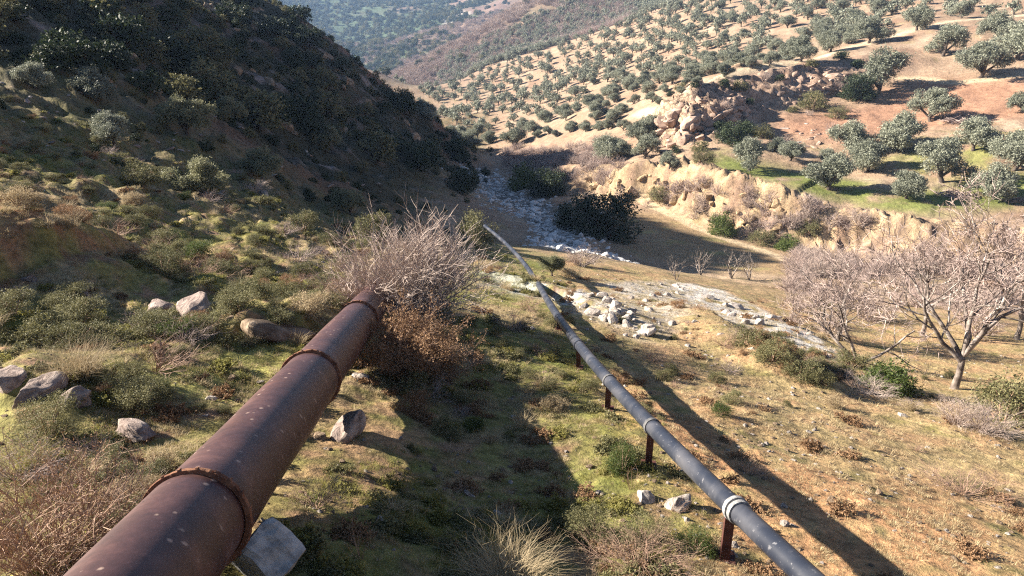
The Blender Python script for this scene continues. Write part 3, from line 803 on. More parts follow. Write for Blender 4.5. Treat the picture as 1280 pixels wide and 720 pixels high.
SPT = [(1085, 790, 4.9), (1000, 716, 5.55), (921, 636, 6.6), (870, 587, 7.8), (815, 535, 9.3), (765, 480, 11.5), (725, 427, 14.8), (700, 397, 18.0), (680, 370, 22.0), (650, 332, 31.0), (625, 300, 40.0), (612, 284, 45.0)]
SP3 = np.array([at(*p) for p in SPT])
# one gentle smooth run through those points
_yy, _wt = SP3[:, 1], SP3[:, 1] ** -1.5
_cx, _cz = np.polyfit(_yy, SP3[:, 0], 3, w=_wt), np.polyfit(_yy, SP3[:, 2], 3, w=_wt)
_ys = np.linspace(_yy[0], _yy[-1], 400)
SL = np.stack([np.polyval(_cx, _ys), _ys, np.polyval(_cz, _ys)], 1)
RS = .103
slim = empty('slim_pipe', tuple(SL[0])); tag(slim, 'slim dark grey pipe carried on short red posts down the slope', 'pipe')
v_, f_ = tubes([(SL[::5] - SL[0], np.full(len(SL[::5]), RS))], 28)
# tubes() uses one frame for the whole chain, fine for a nearly straight run
link('pipe_run', mesh_np('pipe_run', v_, f_, [M_SLIM], True), slim)
cum = np.r_[0, np.cumsum(np.linalg.norm(np.diff(SL, axis=0), axis=1))]
def on_slim(s):
    p = np.array([np.interp(s, cum, SL[:, q]) for q in range(3)]); p2 = np.array([np.interp(s + .2, cum, SL[:, q]) for q in range(3)])
    return p, (p2 - p) / np.linalg.norm(p2 - p)
def arc_near(px, py):
    d = ray(px, py); q = SL / SL[:, 1:2] * d[1]
    return cum[np.argmin(((q - d) ** 2).sum(1))]
s_col = [arc_near(921, 636), arc_near(815, 535), arc_near(762, 477), arc_near(727, 430), arc_near(700, 397), arc_near(668, 355)]
for k, s in enumerate(s_col):
    p, dv = on_slim(s); e = RS
    prof = [(-.04, e), (-.04, e + .012), (.03, e + .013), (.03, e)] if k > 0 else [(-.085, e), (-.085, e + .018), (-.035, e + .020), (-.030, e + .006), (-.012, e + .006), (-.008, e + .026), (.045, e + .026), (.05, e)]
    lathe_along(p, p + dv, prof, M_COLLAR if k < 1 else (M_COLLAR2 if k < 3 else M_SLIM), 'collar', slim, 32, False).location = tuple(p - SL[0])
s_mid = [.5 * (s_col[0] + s_col[1]), s_col[0] + 1.4, .5 * (s_col[1] + s_col[2])]
def box_np(x0, x1, y0, y1, z0, z1):
    v = np.array([[x, y, z] for z in (z0, z1) for y in (y0, y1) for x in (x0, x1)], float)
    return v, np.array([[0, 2, 3, 1], [4, 5, 7, 6], [0, 1, 5, 4], [2, 6, 7, 3], [0, 4, 6, 2], [1, 3, 7, 5]])
pl_ = ['under the nearest collar of the slim pipe, rust red and fully lit', 'under the second collar of the slim pipe, standing on dark grass', 'under the third collar of the slim pipe, short and in shade', 'dark against the grass under the fourth collar of the slim pipe', 'beside the pale stones under the fifth collar of the slim pipe', 'farthest visible post, near the top end of the slim pipe']
for k, s in enumerate(s_col):
    p, dv = on_slim(s + (.05 if k else .12))
    g = float(gz(p[0], p[1])); w = .045
    h = max(p[2] - RS * .8 - g, .1)
    t = empty('support_post', (p[0], p[1], g), -.2); tag(t, 'steel post ' + pl_[k], 'post', 'steel posts under the slim pipe')
    vs, fs = [], []
    for q, bxx in enumerate([(-w, w, -w, -w + .014), (-w, -w + .012, -w + .0145, w), (w - .012, w, -w + .0145, w)]):
        v, f = box_np(*bxx, -.25, h); vs.append(v); fs.append(f + 8 * q)
    link('channel', mesh_np('channel', np.concatenate(vs), np.concatenate(fs), [M_POST]), t)
    v, f = box_np(-.075, .075, -.07, .07, h, h + .012); link('saddle_plate', mesh_np('saddle_plate', v, f, [M_POST]), t)
    v, f = box_np(-.10, .10, -.10, .10, -.02, .03); link('foot', mesh_np('foot', v, f, [M_POST]), t)
# ------------------------------------------------------------ rocks
RK3 = [rock_mesh('boulder', 4, M_ROCK, 100 + k, .72, 12, .13) for k in range(3)] 
RKP = [rock_mesh('boulder', 4, M_NEARROCK, 120 + k, .75, 12, .13) for k in range(3)]
RKB = [rock_mesh('boulder', 4, M_BROWNROCK, 140 + k, .7, 14, .12) for k in range(2)]
ST2 = [rock_mesh('stone', 2, M_STONE, 160 + k, .62, 8, .10) for k in range(6)]
SR2 = [rock_mesh('stone', 2, M_ROCK, 170 + k, .6, 8, .10) for k in range(5)]
OUT2 = [rock_mesh('rock', 2, M_PINKROCK, 180 + k, .85, 10, .10) for k in range(7)]
PEB = [rock_mesh('pebble', 1, M_ROCK, 200 + k, .6, 5) for k in range(3)]

for (px, py, w, mesh, sc, lab) in [
    (243, 394, 60, RKP[0], (1, .9, 1.15), 'rounded pinkish boulder with a crack, lit on the grassy left slope'),
    (102, 374, 48, RKP[1], (1, .8, .9), 'grey pink rock in shade below the red earth bank'),
    (78, 378, 22, RKP[2], (1, .8, .8), 'small pink rock touching the grey pink rock below the earth bank'),
    (203, 386, 42, RKP[2], (1, .9, .7), 'low rock just left of the rounded pinkish boulder'),
    (178, 396, 26, RKB[0], (1, .9, .6), 'flat earthy rock in front of the low rock by the boulder'),
    (37, 350, 16, RKP[1], (1, .8, 1.4), 'small upright pink stone in the shaded earth bank'),
    (345, 426, 120, RKB[1], (1, .55, .62), 'wide brown rock half buried in the grassy bank left of the pipe'),
    (12, 476, 70, RKP[0], (1, .8, .8), 'grey boulder at the left edge, first of the row of three'),
    (46, 494, 64, RKP[1], (1, .8, .8), 'pale lumpy boulder in the middle of the row of three'),
    (93, 506, 58, RKP[2], (1, .85, .85), 'pale rounded boulder at the right end of the row of three'),
    (165, 548, 92, RKP[2], (1, .5, .5), 'long weathered rock lying among dry stalks left of the pipe'),
    (432, 545, 70, RKP[0], (1, .75, .95), 'grey brown boulder wedged against the right side of the rusty pipe'),
    (398, 548, 26, RKB[0], (1, .9, .8), 'small dark stone under the rusty pipe'),
    (452, 474, 30, RK3[2], (1, .9, .8), 'pale stone right of the pipe below the brown bush'),
    (806, 624, 38, RK3[1], (1, .9, .95), 'white weathered rock, left one of the pair near the slim pipe'),
    (846, 634, 46, RK3[2], (1, .85, .9), 'white pitted rock, right one of the pair near the slim pipe'),
    (858, 650, 13, RK3[0], (1, 1, 1), 'small white stone in front of the pitted white rock'),
    (748, 616, 13, RK3[1], (1, .9, .8), 'small white stone left of the pair of white rocks'),
    (330, 243, 22, RK3[0], (1, .8, .7), 'pale rock on the left slope below an olive'),
    (885, 372, 26, RK3[2], (1, .8, .45), 'flat white rock at the left end of the pale ledge'),
    (916, 384, 40, RK3[1], (1, .6, .35), 'white slab in the middle of the pale ledge'),
    (965, 398, 36, RK3[0], (1, .6, .35), 'long white slab on the pale ledge before the bare trees'),
    (1035, 445, 22, RK3[1], (1, .8, .5), 'white rock at the lower end of the pale ledge'),
    (845, 358, 18, RK3[0], (1, .8, .6), 'single white rock on the grass above the pale ledge')]:
    lay('boulder', mesh, px, py, w, lab, 'rock', None, None, -.10 if w > 40 else .0, .15, sc)

# the block that carries the big pipe
x, y, z, t = hit(330, 712)
bm = bmesh.new(); bmesh.ops.create_cube(bm, size=1.0)
bmesh.ops.subdivide_edges(bm, edges=bm.edges[:], cuts=5, use_grid_fill=True)
for v in bm.verts:
    c_ = v.co.copy()
    k = max(0, sum(abs(q) > .49 for q in c_) - 1)
    v.co *= 1 - .05 * k
    v.co.x += .018 * math.sin(9 * c_.y + 5 * c_.z)
    v.co.y += .018 * math.sin(8 * c_.x + 4 * c_.z)
    v.co += Vector(R.normal(size=3) * .010)
    v.co.z += .02 * math.sin(7 * c_.x + 9 * c_.y) - (.07 if math.hypot(c_.x - .22, c_.y + .05) < .2 and c_.z > .4 else 0)
me = bpy.data.meshes.new('stone_block'); bm.to_mesh(me); bm.free(); me.materials.append(M_BLOCK)
bx_ = BP(4.32)
blk = link('stone_block', me, None, (bx_[0] + .40, 4.26, bx_[2] - .42), (math.radians(20), math.radians(38), math.radians(-20)), (.38, .34, .54))
tag(blk, 'pale stone block propping the rusty pipe beside its nearest flange', 'block')

# outcrop on the far side: each rock a part
def outcrop(name, label, pix, n, smin, smax, seed, meshes, sink=.42):
    rng = np.random.default_rng(seed)
    x0, y0, z0, _ = hit(*pix[0][:2])
    t = empty(name, (x0, y0, z0)); tag(t, label, 'rocks')
    xs = [p[0] for p in pix[1:]]; ys = [p[1] for p in pix[1:]]
    k = 0
    while k < n:
        px, py = rng.uniform(min(xs), max(xs)), rng.uniform(min(ys), max(ys))
        if not inpoly(np.array([px]), np.array([py]), pix[1:])[0]: continue
        x, y, z, _ = hit(px, py, 60)
        s = smin * (smax / smin) ** rng.random() ** 1.5
        o = link('rock', meshes[rng.integers(len(meshes))], t, (x - x0, y - y0, z - z0 - sink * s), (.35 + rng.normal() * .2, .25 + rng.normal() * .2, .5 + rng.normal() * .45 + math.pi * (rng.random() < .5)), (s * rng.uniform(.9, 1.7), s * rng.uniform(.7, 1), s * rng.uniform(.5, 1.0)))
        k += 1
    return t
outcrop('rock_outcrop', 'craggy pink and tan outcrop of broken rock above the green terrace', [(870, 185), (822, 150), (850, 128), (885, 112), (930, 112), (938, 140), (915, 165), (880, 170), (850, 190), (822, 188)], 170, .4, 2.0, 1, OUT2)
outcrop('rock_outcrop', 'reddish broken rocks on the slope right of the crag', [(1010, 120), (962, 118), (990, 90), (1040, 76), (1075, 78), (1065, 115), (1040, 128), (985, 132)], 80, .5, 2.0, 2, OUT2)
outcrop('rock_outcrop', 'low pale rocks below the reddish slope at the back of the terrace', [(1000, 180), (972, 160), (1010, 150), (1035, 160), (1020, 185), (985, 192)], 34, .5, 1.5, 3, OUT2 + SR2)
outcrop('rock_outcrop', 'broken ochre rock and hard earth showing in the face of the eroded bank', [(900, 275), (735, 212), (800, 212), (880, 222), (960, 240), (1050, 262), (1060, 290), (950, 290), (880, 274), (740, 245)], 90, .3, 1.4, 4, [rock_mesh('rock', 2, M_OCHRE, 230 + k, .85, 9, .16) for k in range(5)], .58)

# stones of the stream bed: the largest are things, the rest one mass
rng = np.random.default_rng(21)
def river_pts(n):
    out = []
    cumr = np.r_[0, np.cumsum([math.dist(RIVER[k], RIVER[k + 1]) for k in range(len(RIVER) - 1)])]
    while len(out) < n:
        s = cumr[-1] * rng.random() ** 1.5
        k = min(np.searchsorted(cumr, s, 'right') - 1, len(RIVER) - 2); f = (s - cumr[k]) / (cumr[k + 1] - cumr[k])
        a, b = np.array(RIVER[k]), np.array(RIVER[k + 1]); d_ = (b - a) / np.linalg.norm(b - a)
        p = a + (b - a) * f + np.array([-d_[1], d_[0]]) * rng.normal() * (2.0 + 1.5 * (s > 30))
        out.append(p)
    return np.array(out)
rp = river_pts(3200)
rs = .11 * 3.2 ** rng.random(len(rp)) ** 1.8
rs[:300] = .25 + .58 * rng.random(300) ** 1.7
rzv = gz(rp[:, 0], rp[:, 1])
for k in range(300):
    o = link('river_stone', ST2[k % 6], None, (rp[k, 0], rp[k, 1], rzv[k] + .1 * rs[k]), (rng.normal() * .3, rng.normal() * .3, rng.uniform(0, 6.28)), (rs[k], rs[k] * .9, rs[k] * rng.uniform(.8, 1.3)))
    tag(o, 'pale rounded stone lying in the shaded dry stream bed', 'stone', 'stones of the dry stream bed')
RS0 = [o for o in COL.objects if o.name.startswith('river_stone')][:6]
scatter('stream_gravel', np.c_[rp[300:], rzv[300:]], rng.uniform(0, 6.28, len(rp) - 300), rs[300:], rng.integers(0, 6, len(rp) - 300), RS0, 'smaller pale stones filling the dry stream bed')

# loose stones on the near slope
washp = REG['wash']
def pts_in(poly, n, rng, fall=0.0):
    P = np.array(poly); out = []
    lo, hi = P.min(0), P.max(0)
    while len(out) < n:
        q = rng.uniform(lo, hi, (400, 2))
        q = q[inpoly(q[:, 0], q[:, 1], poly)]
        if fall: q = q[rng.random(len(q)) < (8 / np.hypot(q[:, 0], q[:, 1])) ** fall]
        out += list(q)
    return np.array(out[:n])
wp = np.vstack([pts_in(washp, 70, rng), pts_in(region([(725, 380), (760, 372), (810, 415), (815, 430), (780, 425), (740, 400)]), 55, rng)])
for k, p in enumerate(wp):
    s = .08 * 4.8 ** rng.random() ** 1.4; o = link('loose_stone', SR2[k % 5], None, (p[0], p[1], float(gz(*p)) + .1 * s), (rng.normal() * .3, rng.normal() * .3, rng.uniform(0, 6.28)), (s, s * .85, s * rng.uniform(.6, 1.1)))
    tag(o, 'white stone in the pale stony strip crossing under the slim pipe', 'stone', 'white stones of the stony strip')
ns = 90
SRB = [rock_mesh('stone', 2, M_BROWNROCK, 260 + k, .6, 8, .12) for k in range(3)]
th = rng.uniform(-.68, .68, ns); rr = np.exp(rng.uniform(math.log(5.5), math.log(30), ns))
for k in range(ns):
    x, y = rr[k] * math.sin(th[k]), rr[k] * math.cos(th[k]); s = rng.uniform(.025, .085) * (rr[k] / 8) ** .5
    o = link('loose_stone', SRB[k % 3] if k % 5 in (1, 3, 4) else SR2[k % 5], None, (x, y, float(gz(x, y)) + .2 * s), (rng.normal() * .3, rng.normal() * .3, rng.uniform(0, 6.28)), (s, s * .85, s * .8))
    tag(o, ('small brown stone' if k % 5 in (1, 3, 4) else 'small pale stone') + ' lying loose on the open grassy slope', 'stone', 'loose stones on the near slope')
LS0 = [o for o in COL.objects if o.name.startswith('loose_stone')][-5:]
n = 16000
th = rng.uniform(-.72, .72, n); rr = np.exp(rng.uniform(math.log(4.2), math.log(42), n)); px_ = rr * np.sin(th); py_ = rr * np.cos(th)
keep = rng.random(n) < np.where(px_ > 1.5, 1.0, .35) * ss(-.3, .3, fbm(px_, py_, 3.0, 3, 71))
px_, py_, rr = px_[keep], py_[keep], rr[keep]
scatter('gravel', np.c_[px_, py_, gz(px_, py_)], rng.uniform(0, 6.28, len(px_)), (.007 + .035 * rng.random(len(px_)) ** 3) * (rr / 6) ** .5, rng.integers(0, 5, len(px_)), LS0, 'gravel and earth clods scattered over the near slope')

# ------------------------------------------------------------ grass
rg = np.random.default_rng(31)
TUFT = [mesh_np('grass_tuft', *blades(46, .065, .0042, .3, rg, .95, .085), [M_GRASS]) for k in range(4)]
DTUFT = [mesh_np('dry_tuft', *blades(40, .075, .0036, .3, rg, 1.0, .08), [M_DGRASS]) for k in range(3)]
CUSH = []
for k in range(3):
    lob = [(rg.normal() * .09, rg.normal() * .09, .03, rg.uniform(.08, .13), rg.uniform(.035, .06)) for q in range(5)]
    CUSH.append(mesh_np('ground_herb', *crown(lob, 3800, 8, .018, .015, .008, rg), [[M_SCRUB, M_GRASS, M_DRY][k]]))
tsrc = []
for k, (me, px, py, lab) in enumerate([(TUFT[0], 300, 470, 'short green grass tuft on the lit patch left of the pipe'), (TUFT[1], 250, 450, 'green grass tuft on the lawn-like patch below the boulder'), (TUFT[2], 500, 505, 'green grass tuft on the lit soil right of the pipe'), (TUFT[3], 600, 470, 'green grass tuft on the lit strip right of the brown bush'),
    (DTUFT[0], 1000, 600, 'dry grass tuft on the orange soil right of the slim pipe'), (DTUFT[1], 1100, 560, 'straw coloured tuft on the dry slope at right'), (DTUFT[2], 420, 600, 'dry tuft on the lit soil right of the rusty pipe'),
    (CUSH[0], 760, 560, 'low green herb cushion beside the second post'), (CUSH[1], 780, 640, 'low bright herb cushion left of the white rocks'), (CUSH[2], 1050, 640, 'low brown herb cushion on the dry slope at right')]):
    x, y, z, t = hit(px, py)
    o = link('grass_tuft' if k < 7 else 'ground_herb', me, None, (x, y, z), (0, 0, k)); tag(o, lab, 'grass' if k < 7 else 'plant'); tsrc.append(o)
n = 150000
th = rg.uniform(-.74, .74, n); rr = np.exp(rg.uniform(math.log(3.2), math.log(44), n))
gx_, gy_ = rr * np.sin(th), rr * np.cos(th)
gn = fbm(gx_, gy_, 4.0, 4, 50); gn2 = fbm(gx_, gy_, 1.1, 3, 51); gn4 = fbm(gx_, gy_, .45, 2, 53)
in_soil = mask(gx_, gy_, REG['soil_mid'], .6)
greenish = ss(-.25, .35, gn + .5 * gn2 - .75 * ss(1.0, 4, gx_))
keep = rg.random(n) < (.06 + .94 * ss(-.15, .4, gn2 + .6 * gn4)) * np.where(gx_ > 1.5, .30, 1)
dp, hp = poly_info(gx_, gy_, [tuple(BP(-4)[:2]), tuple(BP(19)[:2])], [0, 0])
keep &= (np.abs(dp) > .30) & (rg.random(n) > .75 * in_soil)
gx_, gy_, greenish, rr = gx_[keep], gy_[keep], greenish[keep], rr[keep]
isg = rg.random(len(gx_)) < greenish
herb = rg.random(len(gx_)) < np.where(isg, .035, .012)
which = np.where(herb, 7 + np.where(isg, rg.integers(0, 2, len(gx_)), 2), np.where(isg, rg.integers(0, 4, len(gx_)), 4 + rg.integers(0, 3, len(gx_))))
scatter('grass', np.c_[gx_, gy_, gz(gx_, gy_)], rg.uniform(0, 6.28, len(gx_)), rg.uniform(.35, 1.0, len(gx_)) * (np.maximum(rr, 7) / 7) ** .38, which, tsrc, 'short green and straw grass and herbs covering the near slope')
# ------------------------------------------------------------ trees and bushes: one of each kind, then copies
TREES = bpy.data.objects
def parts_mesh(nm, tv, cv, mt_, mc_):
    return mesh_np(nm + '_trunk', *tv, [mt_], True), mesh_np(nm + '_crown', *cv, [mc_])
OL = [parts_mesh('olive', *olive_parts(300 + k, True, [1, 1.15, .9, 1.2, 1.0, 1.1][k], [3, 4, 3, 4, 2, 3][k]), M_DBARK, M_OLIVE) for k in range(6)]
OLL = [parts_mesh('olive_lit', *olive_parts(320 + k, True, [1.1, 1.2, 1.0][k], 4), M_DBARK, M_OLIVE_LIT) for k in range(3)]
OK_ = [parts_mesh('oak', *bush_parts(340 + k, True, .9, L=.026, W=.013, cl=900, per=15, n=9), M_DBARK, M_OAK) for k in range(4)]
BRT = [parts_mesh('bright', *bush_parts(350 + k, True, .9, L=.026, W=.013, cl=900, per=14), M_DBARK, M_BRIGHT) for k in range(2)]
SCN = [parts_mesh('near_scrub', *bush_parts(400 + k, True, .7, L=.020, W=.0065, cl=900, per=16, n=10), M_TWIGBR, [M_SCRUB, M_SCRUB, M_BRIGHT][k]) for k in range(3)]
SCB = [parts_mesh('scrub', *bush_parts(360 + k, True, .7, L=.028, W=.010, cl=700, per=13, n=9), M_TWIGBR, M_SCRUB) for k in range(4)]
FARO = [two_mat_mesh('olive_tree', [(*olive_parts(380 + k, False)[0], M_DBARK), (*olive_parts(380 + k, False)[1], M_OLIVE)]) for k in range(4)]
FARB = []
for k in range(3):
    b_ = bush_parts(390 + k, False, .8, cl=330, per=9, L=.046, W=.025, n=8)
    FARB.append(two_mat_mesh('scrub_bush', [(*b_[0], M_DBARK), (*b_[1], [M_OAK, M_SCRUB, M_OAK][k])]))
PROTO = {}
def plant(kind, pair, px, py, h_px, label, cat='tree', group=None, names=('trunk', 'crown'), wide=1.0, t=None, xyz=None, rmin=2.0):
    if xyz is None:
        x, y, z, dep = hit(px, py, rmin); s = h_px * dep / F_PX
    else:
        x, y, z = xyz; s = h_px
    key = (kind, pair[0].name)
    if key not in PROTO:
        o = empty(kind, (x, y, z)); link(names[0], pair[0], o); link(names[1], pair[1], o); PROTO[key] = o
    else:
        o = copy_thing(PROTO[key], (x, y, z), 0, 1)
        if 'group' in o and not group: del o['group']
    o.location = (x, y, z - (.07 if kind == 'olive_tree' else .02) * s); o.rotation_euler = (0, 0, R.uniform(0, 6.28)); o.scale = (s * wide, s * wide, s)
    return tag(o, label, cat, group)

near_olives = [
 (1202,23,24,'olive alone on the crest by the upper track, long shadow to its right'), (1099,16,20,'small olive at the top edge of the picture above the upper track'),
 (1146,38,30,'broad olive on the upper track with a thin trunk and long shadow'), (1086,54,32,'twin crowned olive standing on the track above the crag'),
 (1179,70,38,'dark dense olive alone on the dry stubble slope below the upper track'), (1224,97,46,'round olive on the lower pale track, long dark shadow to its right'),
 (1271,75,52,'large olive cut by the right edge, behind the olive on the lower track'), (1246,50,36,'olive above the large olive at the right edge'),
 (1038,65,27,'olive on the track just left of the twin crowned olive'), (1001,77,32,'spreading olive at the left end of the track above the crag'),
 (1096,117,54,'big two lobed olive on the shoulder beside the reddish rocks'), (1164,152,43,'leaning olive on the reddish slope above the brushwood pile'),
 (1063,193,46,'left olive of the touching pair under the reddish slope'), (1121,187,48,'right olive of the touching pair under the reddish slope'),
 (1084,215,40,'olive with a bare forked trunk in front of the touching pair'), (1216,188,42,'pale thin crowned olive on the back of the terrace'),
 (1177,227,54,'wide olive in the middle of the green terrace'), (1267,213,52,'full olive at the right edge of the terrace'),
 (1132,248,38,'small leaning olive near the edge of the terrace'), (1241,249,46,'olive with twisted trunk at the terrace edge by a heap of cut branches'),
 (1036,237,46,'round olive alone on the bright grass of the terrace, dark shadow to its right'), (1034,205,20,'small olive behind the round olive on the bright grass'),
 (936,213,40,'greyish olive at the left end of the green terrace'), (987,201,26,'low two stemmed olive on the back of the green terrace'),
 (969,190,20,'small olive below the crag behind the two stemmed olive'), (1276,140,26,'olive half cut by the right edge above the terrace'),
 (761,202,34,'upright olive at the left end of the eroded bank'), (775,198,24,'small olive just right of the upright olive on the bank'),
 (806,198,30,'dense olive on the bank left of the crag foot'), (798,180,30,'olive behind the dense olive at the crag foot'), (812,165,24,'olive hugging the left side of the crag'),
 (837,209,20,'low olive in front of the crag foot'), (642,183,25,'rounded olive standing alone above the stream bend'), (597,172,18,'olive with a bare stem above the stream bend, by the dark hill')]
for k, (px, py, h, lab) in enumerate(near_olives):
    plant('olive_tree', OL[k % 6], px, py, h * 1.1, lab, 'olive tree', 'olive trees across the valley', wide=1.08, rmin=60)
mid_olives = [(1067,32,22),(1031,42,20),(962,82,18),(940,86,16),(926,82,16),(905,96,17),(891,92,15),(916,75,15),(947,62,14),(879,76,14),(884,62,12),(860,85,12),(872,89,10),(840,105,22),(857,107,10),(871,105,10),(830,115,11),(850,117,10),
 (807,100,13),(776,100,14),(799,89,9),(780,82,16),(761,94,12),(742,106,10),(726,104,10),(792,114,11),(770,115,11),(719,120,14),(747,125,8),(759,135,10),(792,130,12),(815,127,12),(824,131,9),(744,151,13),(730,162,12),(714,162,12),(760,162,14),
 (780,163,14),(707,150,12),(611,175,12),(661,165,11),(672,172,10),(695,171,9),(685,167,10),(712,165,12),(732,165,12),(985,35,16),(1010,25,16),(975,15,14),(1020,12,16),(940,20,14),(955,33,13),(915,28,14),(900,12,13),(880,30,14),(862,40,12),(872,18,12),(845,30,12),(850,12,11),(1050,15,15),(1005,50,16),(990,60,14),(930,48,13),(905,52,12)]
placed = [hit(p[0], p[1], 60)[:2] for p in near_olives + mid_olives]
for k, (px, py, h) in enumerate(mid_olives):
    zone = 'on the tan slope behind the crag' if py < 120 and px > 850 else ('on the open tan slope left of the crag' if px > 700 else 'above the bend of the stream bed')
    plant('olive_tree', OL[(k * 5 + k // 3) % 6], px, py, h * 1.12, 'round grey green olive ' + zone, 'olive tree', 'olive trees across the valley', wide=1.12, rmin=60)
# the rest of the grove: spaced like the planting in the photograph, in rough rows
rt = np.random.default_rng(41)
grove = [hit(*p, 60)[:2] for p in [(520, 150), (520, 112), (600, 90), (690, 62), (800, 20), (840, -60), (1300, -60), (1295, 15), (1180, 28), (1060, 55), (960, 78), (840, 112), (790, 165), (700, 172), (620, 178), (560, 172)]]
cand = []
P_ = np.array(grove); lo, hi = P_.min(0), P_.max(0)
sp = 6.0
gxx, gyy = np.meshgrid(np.arange(lo[0], hi[0], sp), np.arange(lo[1], hi[1], sp * 1.05))
gxx = gxx.ravel() + rt.normal(size=gxx.size) * 1.7; gyy = gyy.ravel() + rt.normal(size=gyy.size) * 1.7
ok = inpoly(gxx, gyy, grove) & (rt.random(gxx.size) < .62 + .5 * fbm(gxx, gyy, 40, 2, 81)) & (np.hypot(gxx, gyy) > 150)
pl = np.array(placed)
ok &= np.array([((pl - [a, b]) ** 2).sum(1).min() > 17 for a, b in zip(gxx, gyy)])
for pth in (HPATH, RPATH):
    dd, _ = poly_info(gxx, gyy, pth, [0] * len(pth)); ok &= np.abs(dd) > 4
gxx, gyy = gxx[ok], gyy[ok]
o_ = np.argsort(np.hypot(gxx, gyy)); gxx, gyy = gxx[o_], gyy[o_]
zz = gz(gxx, gyy)
NIND = 300 - len(placed)
fproto = []
for k in range(min(NIND, len(gxx))):
    zone = 'high on the tan hillside among others' if zz[k] > -8 else 'low on the tan hillside beyond the stream'
    s = 2.7 + 1.9 * rt.random() ** 1.3
    if k < 70: plant('olive_tree', OL[k % 6], 0, 0, s, 'small round olive ' + zone, 'olive tree', 'olive trees across the valley', wide=1.15, xyz=(gxx[k], gyy[k], zz[k] - .08 * s))
    else:
        o = link('olive_tree', FARO[k % 4], None, (gxx[k], gyy[k], zz[k] - .10 * s), (0, 0, rt.uniform(0, 6.28)), (s * 1.12, s * 1.12, s)); fproto.append(o)
        tag(o, 'small round olive ' + zone, 'olive tree', 'olive trees across the valley')
print('grove', len(gxx), 'individual', min(NIND, len(gxx)))
far = list(zip(gxx[NIND:], gyy[NIND:]))
# dense planting on the spur behind, and on the far flank
dens = region([(492, 103), (560, 71), (640, 35), (720, -3), (850, -30), (850, 0), (800, 18), (735, 40), (690, 59), (600, 88), (530, 107)])
far += list(pts_in(dens, 1500, rt))
far = np.array(far)
scatter('olive_grove', np.c_[far, gz(far[:, 0], far[:, 1]) - .05], rt.uniform(0, 6.28, len(far)), rt.uniform(2.8, 5.0, len(far)), rt.integers(0, 3, len(far)), fproto[:3], 'distant olive groves thick on the spur beyond the tan hillside')

